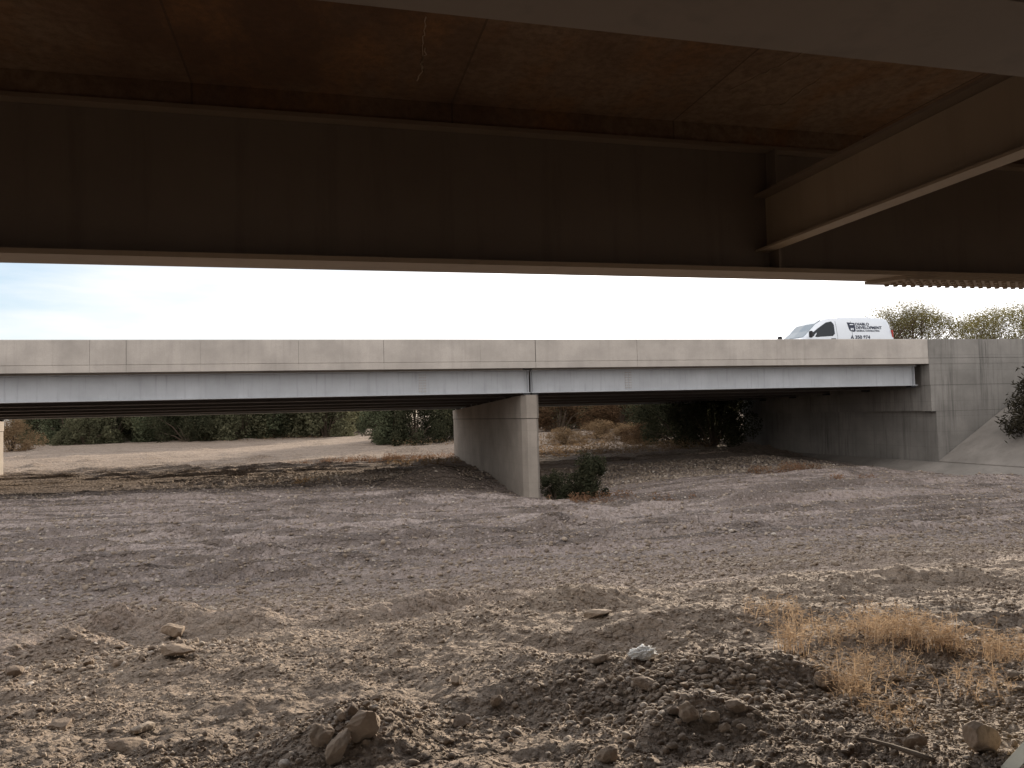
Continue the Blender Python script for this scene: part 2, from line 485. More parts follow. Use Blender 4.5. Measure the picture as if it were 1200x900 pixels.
M = {}
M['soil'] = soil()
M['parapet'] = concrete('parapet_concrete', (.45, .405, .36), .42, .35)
M['deck'] = concrete('deck_concrete', (.36, .33, .29), .5, .4)
M['pier'] = concrete('pier_concrete', (.34, .295, .25), .5, .45, lines=.61)
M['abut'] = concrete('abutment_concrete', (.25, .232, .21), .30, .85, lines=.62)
M['paving'] = concrete('paving_concrete', (.235, .21, .185), .45, .5)
M['soffit'] = concrete('soffit_concrete', (.20, .145, .105), .4, .5, rust=.7)
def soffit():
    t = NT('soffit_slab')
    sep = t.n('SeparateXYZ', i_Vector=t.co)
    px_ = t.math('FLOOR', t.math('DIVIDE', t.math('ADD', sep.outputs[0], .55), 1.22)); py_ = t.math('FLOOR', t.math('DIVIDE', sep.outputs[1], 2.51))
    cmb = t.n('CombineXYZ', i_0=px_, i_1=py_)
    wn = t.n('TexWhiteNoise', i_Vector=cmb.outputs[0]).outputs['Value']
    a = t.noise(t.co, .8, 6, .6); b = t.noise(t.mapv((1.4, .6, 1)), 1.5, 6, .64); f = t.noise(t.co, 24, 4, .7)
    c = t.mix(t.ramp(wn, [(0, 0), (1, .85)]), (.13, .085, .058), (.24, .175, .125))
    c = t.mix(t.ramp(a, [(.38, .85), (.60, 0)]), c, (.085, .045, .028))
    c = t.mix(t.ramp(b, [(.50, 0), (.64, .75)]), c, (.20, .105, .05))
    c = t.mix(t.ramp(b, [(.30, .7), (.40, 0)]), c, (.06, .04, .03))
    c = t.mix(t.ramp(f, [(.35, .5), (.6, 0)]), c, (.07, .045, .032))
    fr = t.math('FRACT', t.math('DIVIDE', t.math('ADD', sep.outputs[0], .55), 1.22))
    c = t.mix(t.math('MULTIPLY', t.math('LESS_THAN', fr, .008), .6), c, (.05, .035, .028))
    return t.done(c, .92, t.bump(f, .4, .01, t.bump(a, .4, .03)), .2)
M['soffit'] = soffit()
M['efflo'] = plain('lime_deposit', (.30, .23, .17), .9, .2)
M['slab'] = concrete('pale_slab_concrete', (.80, .76, .62), .7, .2)
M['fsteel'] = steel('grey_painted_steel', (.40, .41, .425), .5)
M['isteel'] = steel('brown_girder_paint', (.18, .150, .128), .4, .5)
M['lsteel'] = steel('lit_flange_paint', (.33, .265, .20), .3, .5)  # paler copy of the girder paint; light bounced off the ground painted in
M['msteel'] = steel('lit_lip_paint', (.20, .155, .12), .2, .5)  # slightly paler girder paint; lit lip of the top flanges painted in
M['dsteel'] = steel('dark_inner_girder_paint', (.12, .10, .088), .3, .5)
M['joint'] = plain('joint_filler', (.03, .028, .026), .9, .1)
M['van'] = plain('white_van_paint', (.60, .63, .67), .25, .5)
M['glass'] = plain('dark_glass', (.012, .016, .02), .12, .25)
M['wglass'] = plain('windscreen_glass', (.16, .20, .23), .05, .8)
M['black'] = plain('black_plastic', (.02, .02, .022), .5, .3)
M['rubber'] = plain('tyre_rubber', (.018, .018, .018), .85, .2)
M['rim'] = plain('rim_metal', (.5, .5, .52), .35, .5, .8)
M['lamp'] = plain('clear_lamp', (.6, .62, .65), .1, .6)
M['red'] = plain('red_lamp', (.35, .03, .02), .2, .5)
M['ink'] = plain('dark_blue_lettering', (.02, .025, .045), .5, .3)
M['bark'] = plain('bark', (.085, .062, .045), .9, .2)
M['litter'] = plain('white_plastic', (.85, .85, .83), .6, .3)
M['stick'] = plain('dead_wood', (.10, .075, .055), .9, .2)
M['asphalt'] = plain('asphalt', (.05, .05, .05), .9, .2)
M['peb'] = stonemat('pebble_stone', [(0, (.13, .10, .08)), (.35, (.23, .18, .14)), (.7, (.30, .24, .19)), (.9, (.38, .32, .26)), (1, (.5, .45, .4))])
M['rock'] = stonemat('river_rock', [(0, (.15, .115, .09)), (.4, (.24, .18, .135)), (.75, (.30, .23, .17)), (1, (.37, .31, .25))], False)
M['leaf_olive'] = leafmat('olive_foliage', (.10, .10, .058), (.17, .162, .10), .3)
M['leaf_green'] = leafmat('green_foliage', (.072, .084, .05), (.13, .135, .08), .28)
M['leaf_dark'] = leafmat('dark_foliage', (.035, .04, .024), (.08, .075, .045), .3)
M['leaf_tree'] = leafmat('tree_foliage', (.115, .105, .04), (.20, .175, .07), .5)
M['leaf_drab'] = leafmat('drab_foliage', (.025, .022, .016), (.055, .048, .032), .2)
M['leaf_tan'] = leafmat('dry_brush', (.19, .125, .07), (.32, .22, .13), .3)
M['leaf_brown'] = leafmat('brown_brush', (.09, .055, .032), (.17, .105, .06), .3)
M['grass'] = leafmat('dry_grass_blades', (.42, .285, .175), (.63, .485, .335), .35)
M['weed'] = leafmat('rusty_weeds', (.18, .095, .058), (.30, .19, .115), .3)

# ------------------------------------------------------------------ ground sheet
def axis(fine_a, fine_b, step, lim_a, lim_b, grow):
    mid = list(np.arange(fine_a, fine_b+1e-6, step))
    s = step; x = fine_b; hi = []
    while x < lim_b: s *= grow; x += s; hi.append(x)
    s = step; x = fine_a; lo = []
    while x > lim_a: s *= grow; x -= s; lo.append(x)
    return np.array(lo[::-1]+mid+hi)
xs = axis(-4.6, 7.5, .026, -900, 900, 1.022)
y1 = np.arange(1.6, 8.6, .024); y2 = []
y = y1[-1]; s = .024
while y < 3000:
    s = min(s*1.012, .055) if y < 27 else (min(s*1.02, .13) if y < 40 else s*1.03)
    y += s; y2.append(y)
y0 = []; y = 1.6; s = .03
while y > -300: s *= 1.14; y -= s; y0.append(y)
ys = np.array(y0[::-1]+list(y1)+y2)
GX, GY = np.meshgrid(xs, ys)
GZ = H(GX, GY)
nx, ny = len(xs), len(ys)
idx = np.arange(nx*ny).reshape(ny, nx)
quads = np.stack([idx[:-1, :-1], idx[:-1, 1:], idx[1:, 1:], idx[1:, :-1]], -1).reshape(-1, 4)
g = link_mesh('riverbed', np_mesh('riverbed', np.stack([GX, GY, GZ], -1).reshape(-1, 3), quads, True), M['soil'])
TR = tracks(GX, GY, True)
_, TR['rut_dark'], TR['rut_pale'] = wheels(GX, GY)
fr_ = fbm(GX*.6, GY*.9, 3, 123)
TR['damp_shade'] = np.clip(1.25*np.exp(-(((GX-4.2)/2.3)**2+((GY-28.6)/1.7)**2)) + sstep(-22, -12, GX)*sstep(6, 2, GX)*np.exp(-((GY-29.3+.02*GX)/1.0)**2)*(.75+.9*fr_), 0, 1)  # dark damp soil, plus bridge shade painted over the pile and bank
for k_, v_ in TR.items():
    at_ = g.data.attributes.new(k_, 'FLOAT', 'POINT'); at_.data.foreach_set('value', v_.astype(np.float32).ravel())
tag(g, 'dry sandy riverbed of graded gravel with machine tracks', kind='structure')

# embankment behind the abutment and the wing wall
ex = np.concatenate([np.arange(24.35, 33, .25), np.arange(33, 160, 4)]); ey = np.concatenate([np.arange(-40, 6, 2), np.arange(6, 25.3, .5), [25.3, 25.45], np.arange(26, 39, 1), [38.75], np.arange(39, 70, 1)])
EX, EY = np.meshgrid(ex, ey)
sl = np.clip(.45+(EX-24)*.6, 0, 4.25)
back = np.clip(4.25-(EY-38.7)*.35, .2, 4.25)
EZ = np.where(EY < 25.4, sl, np.where(EY < 38.8, 4.25, np.minimum(back, sl+.6)))
EZ = EZ + fbm(EX*.5, EY*.5, 3, 88)*.05
idx = np.arange(EX.size).reshape(EX.shape)
quads = np.stack([idx[:-1, :-1], idx[:-1, 1:], idx[1:, 1:], idx[1:, :-1]], -1).reshape(-1, 4)
g = link_mesh('embankment', np_mesh('embankment', np.stack([EX, EY, EZ], -1).reshape(-1, 3), quads, True), M['soil'])
tag(g, 'earth embankment carrying the road behind the abutment', kind='structure')

# ------------------------------------------------------------------ bridges
def girder(name, x0, x1, y, z0, z1, mat, parent, bf=.31, tf=.26, ft=.028, web=.016):
    b = MB()
    b.box(x0, x1, y-bf/2, y+bf/2, z0, z0+ft)
    b.box(x0+.002, x1-.002, y-web/2, y+web/2, z0+ft, z1-ft)
    b.box(x0, x1, y-tf/2, y+tf/2, z1-ft, z1)
    return b.build(name, mat, parent)

ZB, ZT, ZS = 3.75, 4.56, 4.62          # girder underside, girder top, slab underside
PAR_TOP, DECK_TOP = 5.60, 4.82
W = 14.4
FY = 25.0
gy = [FY+.58 + i*(W-1.16)/5 for i in range(6)]
spans = [(-58, -14.16), (-14.10, 7.235), (7.285, 23.62)]

far_b = empty('highway_bridge', (7.26, FY+W/2, ZB))
tag(far_b, 'grey steel girder bridge with long concrete parapet crossing the riverbed in the open', 'bridge')
def under(o, root):
    o.parent = root
    o.location = -Vector(root.location)
    return o

for i, (a, b_) in enumerate(spans):
    d = MB(); b2 = b_ if i < 2 else 23.80
    a2 = a+.0 
    d.box(a2, b2, FY+.012, FY+W-.012, ZS, DECK_TOP-.003)
    for yy in gy: d.box(a2+.05, b2-.25, yy-.13, yy+.13, ZT+.002, ZS-.002)
    under(d.build('deck', M['deck'], None), far_b)
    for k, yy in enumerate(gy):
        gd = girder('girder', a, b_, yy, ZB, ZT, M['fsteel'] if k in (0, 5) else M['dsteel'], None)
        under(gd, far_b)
# road surface on the deck
d = MB(); d.box(-58, 120, FY+.45, FY+W-.45, DECK_TOP, DECK_TOP+.05)
under(d.build('road_surface', M['asphalt']), far_b)

def fx(px, py, Y): return at_y(px, py, Y).x
cr = [fx(p, 415, FY) for p in (62, 105, 148, 235, 350, 450, 563, 628, 747, 921)]
cuts = [-58, -44, -33, -23]+cr+[23.80]
def parapet(xa, xb, y_out, sgn, name='parapet_panel'):
    # outside face upright with a rough cold joint above the slab edge, sloped face on the road side
    prof = [(0, ZS-.015), (0, DECK_TOP-.012), (.022, DECK_TOP-.004), (.022, DECK_TOP+.010), (.008, DECK_TOP+.02), (.008, PAR_TOP-.015), (.02, PAR_TOP), (.18, PAR_TOP), (.20, PAR_TOP-.015), (.24, DECK_TOP+.30), (.40, DECK_TOP+.06), (.40, DECK_TOP-.001), (.25, ZS-.015)]
    prof = [(y_out+sgn*p[0], p[1]) for p in prof]
    return MB().prism(prof, xa, xb, 'x')
for i in range(len(cuts)-1):
    gap = .022 if abs(cuts[i+1]-cr[7]) < .01 else (.004 + .007*((i*7) % 3)/2)
    o = parapet(cuts[i], cuts[i+1]-gap, FY, 1).build('parapet_panel', M['parapet'])
    under(o, far_b)
    if i < len(cuts)-2:
        f = MB().box(cuts[i+1]-gap-.004, cuts[i+1]+.004, FY+.03, FY+.15, ZS+.03, PAR_TOP-.02).build('joint_filler', M['joint']); f.parent = o
o = parapet(-58, 120, FY+W, -1).build('parapet_panel', M['parapet']); under(o, far_b)

# splice plates with bolts on the fascia girder, bearing stiffeners at the joint, bearings
BOLT = []
def far_splice(x):
    b = MB(); yw = gy[0]-.010
    for dx in (-.075, .075):
        b.box(x+dx-.055, x+dx+.055, yw-.012, yw, ZB+.08, ZT-.08)
    o = b.build('splice_plate', M['fsteel']); under(o, far_b)
    for dx in (-.105, -.045, .045, .105):
        for k in range(7):
            if not BOLT:
                q = MB().cyl((0, 0, 0), (0, 1, 0), .017, .014, 6).build('bolt', M['lsteel']); BOLT.append(q.data)
            else: q = link_mesh('bolt', BOLT[0], None)
            q.location = (x+dx, yw-.018, ZB+.13+k*.092); q.parent = o
    return o
for pxx in (495, 736): far_splice(fx(pxx, 448, gy[0]))
for x in (7.235-.06, 7.285+.06, -14.22, -14.04, 23.5):
    b = MB().box(x-.008, x+.008, gy[0]-.12, gy[0]-.009, ZB+.029, ZT-.029)
    under(b.build('stiffener', M['fsteel']), far_b)
for x in (7.10, 7.42, -14.3, -13.95, 23.42):
    for yy in gy:
        b = MB().box(x-.11, x+.11, yy-.14, yy+.14, ZB-.07, ZB-.002)
        under(b.build('bearing', M['black']), far_b)
# cross frames between the far girders
for x in (-50, -44, -38, -32, -26, -20, -9, -3.5, 2, 12.5, 18):
    b = MB()
    b.box(x-.006, x+.006, gy[0]+.012, gy[5]-.012, ZB+.18, ZB+.52); b.box(x-.08, x+.006, gy[0]+.012, gy[5]-.012, ZB+.165, ZB+.178)
    under(b.build('cross_beam', M['isteel']), far_b)

# concrete piers of the far bridge
PIERS = []
def pier(xc, label, z0):
    root = empty('bridge_pier', (xc, FY+W/2, 0))
    t = .32
    def plan(w, ya, yb, nose):
        return [(xc-w, ya+nose), (xc-w+.14, ya), (xc+w-.14, ya), (xc+w, ya+nose), (xc+w, yb-nose), (xc+w-.14, yb), (xc-w+.14, yb), (xc-w, yb-nose)]
    a = MB().prism(plan(t-.012, FY+.42, FY+W+.40, .26), -1.2, 2.84, 'z').build('stem', M['pier'], bevel=0)
    b = MB().prism(plan(t+.006, FY+.40, FY+W+.42, .26), 2.862, ZB-.07, 'z').build('cap', M['pier'])
    c = MB().prism(plan(t-.04, FY+.46, FY+W+.36, .26), 2.83, 2.87, 'z').build('joint', M['joint'])
    for o in (a, b, c): under(o, root)
    PIERS.append(root)
    tag(root, label, 'bridge pier', 'wall piers under the far bridge')
pier(7.26, 'broad concrete wall pier standing in the gravel under the parapet joint of the far bridge', 0)
pier(-14.42, 'pale sunlit sliver of a bridge pier at the left edge of the picture', 0)

# abutment with wing wall
ab = empty('abutment', (24.5, 32, 0))
tag(ab, 'stained concrete abutment and wing wall holding the right end of the far bridge', 'abutment')
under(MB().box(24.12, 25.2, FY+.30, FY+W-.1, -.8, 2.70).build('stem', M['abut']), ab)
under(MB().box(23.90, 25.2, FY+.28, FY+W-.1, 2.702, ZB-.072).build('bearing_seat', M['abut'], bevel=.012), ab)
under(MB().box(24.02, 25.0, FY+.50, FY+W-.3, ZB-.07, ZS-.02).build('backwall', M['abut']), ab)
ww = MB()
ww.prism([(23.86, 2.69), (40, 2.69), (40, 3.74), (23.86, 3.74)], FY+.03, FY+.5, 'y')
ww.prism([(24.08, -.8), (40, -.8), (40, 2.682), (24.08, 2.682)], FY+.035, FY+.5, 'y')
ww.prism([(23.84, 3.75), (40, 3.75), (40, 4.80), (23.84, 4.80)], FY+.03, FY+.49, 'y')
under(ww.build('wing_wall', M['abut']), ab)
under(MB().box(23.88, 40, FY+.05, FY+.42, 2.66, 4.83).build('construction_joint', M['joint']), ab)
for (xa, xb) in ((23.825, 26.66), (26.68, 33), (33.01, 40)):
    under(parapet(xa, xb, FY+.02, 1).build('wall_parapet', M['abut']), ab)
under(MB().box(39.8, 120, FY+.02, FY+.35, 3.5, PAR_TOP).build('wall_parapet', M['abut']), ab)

# slope paving beside the wing wall
sp = empty('slope_paving', (24, 20, .68))
tag(sp, 'sloping concrete bank paving below the wing wall at the right edge', 'slope paving')
zs = lambda x: .68+(x-24)*.60
for (ya, yb) in ((19.6, 24.98), (13.9, 19.57), (8, 13.87)):
    s_ = MB().prism([(24.02, zs(24.02)-.14), (24.02, zs(24.02)), (31, zs(31)), (31, zs(31)-.14)], ya, yb, 'y').build('paving_slab', M['paving']); under(s_, sp)
s_ = MB().prism([(22.3, -.35), (22.5, .07), (23.99, .655), (24.05, .3)], 8, FY+W, 'y').build('apron_slab', M['paving']); under(s_, sp)

# the far bridge falls away from the viewer: 2.7 per cent crossfall of deck, girders and pier tops
FALL = .027
def crossfall(root, zmin=-9):
    for o in root.children:
        if o.type != 'MESH': continue
        for me in [o.data]+[c.data for c in o.children if c.name.startswith('joint')]:
            for v in me.vertices:
                if v.co.z > zmin and v.co.y > FY+.45: v.co.z -= FALL*(v.co.y-FY-.45)
crossfall(far_b)
for o in PIERS: crossfall(o, 3.2)
crossfall(ab, 3.3)

# ------------------------------------------------------------------ near bridge (overhead)
nb = empty('overhead_bridge', (0, -2.5, ZB))
tag(nb, 'dark underside of the bridge overhead, brown girders under a rust stained slab', 'bridge')
NT_ = 4.47; NS = 4.575
ngy = [3.735-2.51*i for i in range(6)]
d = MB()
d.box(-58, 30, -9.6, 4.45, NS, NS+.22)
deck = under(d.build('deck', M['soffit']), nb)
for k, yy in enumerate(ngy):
    # web and haunch in dark paint; light and shade painted into the flange colours
    gd = MB()
    gd.box(-58, 30, yy-.008, yy+.008, ZB+.026, NT_-.022)
    gd = under(gd.build('girder', M['isteel']), nb)
    tf_ = MB().box(-58, 30, yy-.075, yy+.075, NT_-.021, NT_).build('top_flange', M['msteel']); tf_.parent = gd
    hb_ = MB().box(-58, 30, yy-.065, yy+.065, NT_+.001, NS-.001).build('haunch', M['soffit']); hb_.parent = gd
    fl = MB().box(-58, 30, yy-(.13 if k else .11), yy+(.13 if k else .11), ZB, ZB+.024).build('bottom_flange', M['lsteel'] if k == 0 else M['isteel']); fl.parent = gd
    for x in ([-36, -30, -23.5, -17, -10.5, -4, 2.5, 9, 15.5, 22]):
        st = MB().box(x-.007, x+.007, yy-.10, yy-.009, ZB+.027, NT_-.025)
        if k: st.box(x-.007, x+.007, yy+.009, yy+.10, ZB+.027, NT_-.025)
        st = st.build('web_stiffener', M['isteel']); st.parent = gd
for x in (-10.5, -4, 2.5, 9, 15.5):
    for k in range(5):
        ya, yb = ngy[k+1]+.115, ngy[k]-.012
        b = MB()
        xo = x-.010
        b.box(xo-.012, xo, ya, yb, 3.894, 4.188)
        b = under(b.build('cross_beam', M['lsteel']), nb)
        q = MB().box(xo-.088, xo, ya, yb, 3.880, 3.892).build('beam_flange', M['lsteel']); q.parent = b
        q = MB().box(xo-.085, xo, ya, yb, 4.19, 4.204).build('beam_flange', M['msteel']); q.parent = b
# bottom flange splice near the right edge
y0 = ngy[0]
spx0, spx1 = 3.22, 5.0
spl = under(MB().prism([(spx0, y0+.112), (spx0+.10, y0-.10), (spx1-.1, y0-.10), (spx1, y0+.112)], ZB-.020, ZB-.001, 'z').build('splice_plate', M['lsteel']), nb)
bme = None
n_b = 0
for r_ in range(4):
    for c_ in range(24):
        x = spx0+.14+c_*.064; yy = y0-.078+r_*.056
        if bme is None:
            b = MB().cyl((0, 0, -.008), (0, 0, 1), .015, .011, 6).build('bolt', M['lsteel']); bme = b.data
        else:
            b = link_mesh('bolt', bme, None)
        b.location = (x, yy, ZB-.0185); b.parent = spl; n_b += 1
# flange butt joint plates under the second girder
for x in (1.98,):
    q = MB().box(x-.006, x+.006, ngy[1]-.111, ngy[1]+.111, ZB-.003, ZB-.001).build('weld_seam', M['isteel']); under(q, nb)
# lime runs and cracks on the soffit
def run(points, w, name='lime_run'):
    b = MB()
    for (a, c) in zip(points[:-1], points[1:]):
        va = Vector((a[0], a[1], 0)); vc = Vector((c[0], c[1], 0)); d = (vc-va).normalized(); nrm = Vector((-d.y, d.x, 0))*w*random.uniform(.5, 1.2)
        b.hull([(*(va-nrm).xy, NS-.004), (*(vc-nrm).xy, NS-.004), (*(vc+nrm).xy, NS-.004), (*(va+nrm).xy, NS-.004), (*va.xy, NS-.0005), (*vc.xy, NS-.0005)],
               [(0, 1, 2, 3), (0, 4, 5, 1), (3, 2, 5, 4), (0, 3, 4), (1, 5, 2)])
    o = b.build(name, M['efflo']); under(o, nb)
def soff(px, py):
    d = ray(px, py); p = EYE+d*((NS-3)/d.z); return (p.x, p.y)
def crackline(p0, p1, n, jit):
    out = []
    for i in range(n+1):
        t = i/n; out.append(soff(p0[0]+(p1[0]-p0[0])*t+random.uniform(-jit, jit), p0[1]+(p1[1]-p0[1])*t+random.uniform(-jit, jit)))
    return out
run(crackline((856, 106), (955, 55), 14, 1.2), .0022)
run(crackline((915, 123), (960, 92), 8, 2), .0022)
run(crackline((890, 122), (915, 123), 5, 1.5), .002)
run(crackline((498, 20), (494, 80), 16, 1.6), .0035)
run(crackline((490, 95), (500, 55), 10, 2), .003)

# outside of the overhead bridge: parapet
o = parapet(-58, 30, 4.47, -1).build('parapet_panel', M['parapet']); under(o, nb)
o = parapet(-58, 30, -9.62, 1).build('parapet_panel', M['parapet']); under(o, nb)

# ------------------------------------------------------------------ van
def make_van():
    zr = DECK_TOP+.05-.027*(29.5-FY-.45)
    root = empty('delivery_van', (22.38, 28.5+1.0, zr))
    tag(root, 'white work van with dark lettering on its side driving left behind the parapet', 'van')
    L = 5.95
    # stations: x, roof z, belt z, half width low, half width roof
    stn = [(-2.45, .78, .70, .78, .70), (-2.40, .95, .84, .86, .78), (-2.20, 1.06, .98, .95, .84), (-1.85, 1.17, 1.10, .99, .86), (-1.65, 1.24, 1.14, 1.0, .85),
           (-1.30, 1.52, 1.17, 1.0, .80), (-.95, 1.83, 1.2, 1.0, .79), (-.65, 2.00, 1.2, 1.0, .80), (-.35, 2.08, 1.22, 1.0, .83), (.2, 2.12, 1.25, 1.01, .86),
           (1.2, 2.13, 1.25, 1.01, .87), (2.3, 2.10, 1.25, 1.01, .86), (2.72, 2.04, 1.25, 1.0, .84), (2.80, 1.95, 1.25, .99, .82), (2.90, 1.30, 1.2, .98, .90)]
    bm = bmesh.new(); rings = []
    for (x, zr_, zb_, wl, wr) in stn:
        h = zr_-zb_
        half = [(wl*.94, .30), (wl, .50), (wl, zb_), (wl+(wr-wl)*.55, zb_+h*.55), (wr, zb_+h*.86), (wr-.07, zb_+h*.97), (wr*.55, zr_+.0), (0, zr_+.012)]
        ring = [(-a, b) for a, b in half] + [(a, b) for a, b in half[-2::-1]]
        rings.append([bm.verts.new((x, p[0], p[1])) for p in ring])
    for i in range(len(rings)-1):
        n = len(rings[i])
        for k in range(n-1):
            bm.faces.new([rings[i][k], rings[i+1][k], rings[i+1][k+1], rings[i][k+1]])
        bm.faces.new([rings[i][n-1], rings[i+1][n-1], rings[i+1][0], rings[i][0]])
    bm.faces.new(rings[0]); bm.faces.new(rings[-1][::-1])
    bmesh.ops.recalc_face_normals(bm, faces=bm.faces)
    me = bpy.data.meshes.new('body'); bm.to_mesh(me); bm.free()
    me.polygons.foreach_set('use_smooth', np.ones(len(me.polygons), bool))
    body = link_mesh('body', me, M['van'], root)
    es = body.modifiers.new('split', 'EDGE_SPLIT'); es.split_angle = R(38)
    def yside(x, z):
        # near side surface of the body at (x, z)
        for s0, s1 in zip(stn[:-1], stn[1:]):
            if s0[0] <= x <= s1[0]:
                t = (x-s0[0])/(s1[0]-s0[0]); zr_, zb_, wl, wr = [s0[i]+(s1[i]-s0[i])*t for i in range(1, 5)]
                h = zr_-zb_
                return -float(np.interp(z, [.3, .5, zb_, zb_+h*.55, zb_+h*.86, zb_+h*.97], [wl*.94, wl, wl, wl+(wr-wl)*.55, wr, wr-.07]))
        return -1.0
    def side_panel(name, pts, mat, off=.006, both=True):
        o = one_side(name, pts, mat, off, 1)
        if both: one_side(name, pts, mat, off, -1)
        return o
    def one_side(name, pts, mat, off, sg):
        # a sheet that follows the curved side: rows of points between the outline's left and right edges
        z0, z1 = min(p[1] for p in pts), max(p[1] for p in pts)
        V = []; Fc = []; NR, NC = 14, 8
        if True:
            o0 = len(V)
            for j in range(NR+1):
                z = z0+(z1-z0)*(.001+.998*j/NR); xs_ = []
                for (xa, za), (xb, zb) in zip(pts, pts[1:]+pts[:1]):
                    if (za-z)*(zb-z) <= 0 and za != zb: xs_.append(xa+(xb-xa)*(z-za)/(zb-za))
                xl, xr = min(xs_), max(xs_)
                for i in range(NC+1):
                    x = xl+(xr-xl)*i/NC; V.append((x, sg*(yside(x, z)-off), z))
            for j in range(NR):
                for i in range(NC):
                    q = o0+j*(NC+1)+i; f = (q, q+1, q+NC+2, q+NC+1); Fc.append(f if sg == 1 else f[::-1])
        o = link_mesh(name, np_mesh(name, V, Fc), mat, root)
        sm = o.modifiers.new('thickness', 'SOLIDIFY'); sm.thickness = off+.004; sm.offset = -1
        return o
    # front door glass: split along the length so it follows the curved side
    w = []
    side_panel('side_window', [(-1.48, 1.27), (-1.1, 1.24), (-.30, 1.28), (-.17, 1.38), (-.15, 1.80), (-.25, 1.92), (-.5, 1.88), (-.95, 1.62)], M['glass'], .012)
    side_panel('door_seam', [(-.06, .42), (-.045, .42), (-.045, 1.93), (-.06, 1.93)], M['black'], .004)
    side_panel('door_seam', [(.72, .42), (.735, .42), (.735, 1.93), (.72, 1.93)], M['joint'], .003)
    side_panel('door_handle', [(-.38, 1.12), (-.16, 1.12), (-.16, 1.18), (-.38, 1.18)], M['black'], .03)
    side_panel('side_rail', [(-.4, 1.10), (2.6, 1.10), (2.6, 1.125), (-.4, 1.125)], M['joint'], .006)
    side_panel('lower_moulding', [(-1.2, .50), (1.2, .50), (1.2, .62), (-1.2, .62)], M['black'], .02)
    # windscreen
    b = MB(); pts = []
    for x in (-1.63, -1.30, -.95, -.68):
        s0 = [s for s in stn if s[0] <= x][-1]; s1 = [s for s in stn if s[0] > x][0]
        t = (x-s0[0])/(s1[0]-s0[0]); z = s0[1]+(s1[1]-s0[1])*t; wr = s0[4]+(s1[4]-s0[4])*t
        pts.append((x, z, wr-.10))
    vs = []
    for (x, z, w_) in pts: vs += [(x-.01, -w_, z+.016), (x-.012, 0, z+.028), (x-.01, w_, z+.016)]
    n = len(vs); vs2 = [(x+.02, y, z-.02) for x, y, z in vs]
    fs = []
    for i in range(3):
        for k in range(2):
            q = i*3+k; fs.append((q, q+1, q+4, q+3)); fs.append(tuple(n+v for v in (q+3, q+4, q+1, q)))
    rim_ = [0, 1, 2, 5, 8, 11, 10, 9, 6, 3]
    fs += [(rim_[i], rim_[(i+1) % 10], n+rim_[(i+1) % 10], n+rim_[i]) for i in range(10)]
    b.hull(vs+vs2, fs); b.build('windscreen', M['wglass'], root, smooth=False)
    for sg in (1, -1):
        b = MB().box(-1.58, -1.44, sg*1.12-.10, sg*1.16+.10, 1.20, 1.48).build('wing_mirror', M['black'], root, bevel=.03)
        b = MB().box(-2.42, -2.10, sg*.80-.09, sg*.80+.13, .84, 1.02).build('headlight', M['lamp'], root, bevel=.03)
        b = MB().box(2.86, 2.93, sg*.90-.07, sg*.90+.07, 1.0, 1.55).build('tail_light', M['red'], root, bevel=.015)
        for x in (-1.55, 1.75):
            t_ = MB().cyl((x, sg*.86, .34), (0, 1, 0), .345, .24, 28).build('wheel', M['rubber'], root, bevel=.02)
            r_ = MB().cyl((x, sg*.975, .34), (0, 1, 0), .20, .03, 20).build('rim', M['rim']); r_.parent = t_
    MB().box(-2.52, -2.28, -.92, .92, .32, .62).build('bumper', M['black'], root, bevel=.04)
    MB().box(2.80, 3.0, -.95, .95, .36, .60).build('bumper', M['black'], root, bevel=.03)
    MB().box(2.865, 2.90, -.72, -.08, 1.30, 1.80).build('rear_window', M['glass'], root)
    MB().box(2.865, 2.90, .08, .72, 1.30, 1.80).build('rear_window', M['glass'], root)
    MB().tube([(.55, 0, 2.10), (.56, 0, 2.27)], [.03, .012], 8).build('roof_antenna', M['black'], root)
    for x in (-.15, 2.0):
        MB().box(x-.03, x+.03, -.80, .80, 2.135, 2.17).build('roof_bar', M['van'], root)
    root.scale = (1.0, 1.0, 1.045)
    # lettering on the near side
    def text(s, x, z, size, sx=1.0, name='lettering'):
        cu = bpy.data.curves.new('text', 'FONT'); cu.body = s; cu.size = size; cu.extrude = .002; cu.offset = size*.028
        to = bpy.data.objects.new('text', cu); COL.objects.link(to)
        dg = bpy.context.evaluated_depsgraph_get(); dg.update()
        me = bpy.data.meshes.new_from_object(to.evaluated_get(dg))
        bpy.data.objects.remove(to)
        co = np.empty(len(me.vertices)*3, np.float32); me.vertices.foreach_get('co', co); co = co.reshape(-1, 3)
        out = np.empty_like(co)
        for i, (u, v, w_) in enumerate(co):
            X = x+u*sx; Z = z+v
            out[i] = (X, yside(X, Z)-.010-w_, Z)
        me.vertices.foreach_set('co', out.ravel()); me.materials.clear(); me.update()
        return link_mesh(name, me, M['ink'], root)
    text('DIABLO', .95, 1.745, .165, 1.25)
    text('DEVELOPMENT', .95, 1.585, .175, 1.15)
    text('GENERAL CONTRACTING', .95, 1.475, .09, 1.16)
    text('A 350 874', .62, 1.165, .20, 1.2)
    # emblem: dark shield-like block with a pale M
    em = side_panel('emblem', [(0.53, 1.88), (0.92, 1.85), (0.92, 1.48), (0.83, 1.46), (0.63, 1.50), (0.58, 1.62)], M['ink'], .010, False)
    for pts in ([(0.65, 1.76), (0.85, 1.76), (0.83, 1.80), (0.67, 1.80)], [(0.67, 1.53), (0.72, 1.53), (0.74, 1.60), (0.69, 1.64)], [(0.77, 1.53), (0.82, 1.53), (0.81, 1.64), (0.75, 1.60)]):
        b = side_panel('emblem_mark', pts, M['van'], .020, False); b.parent = em
make_van()

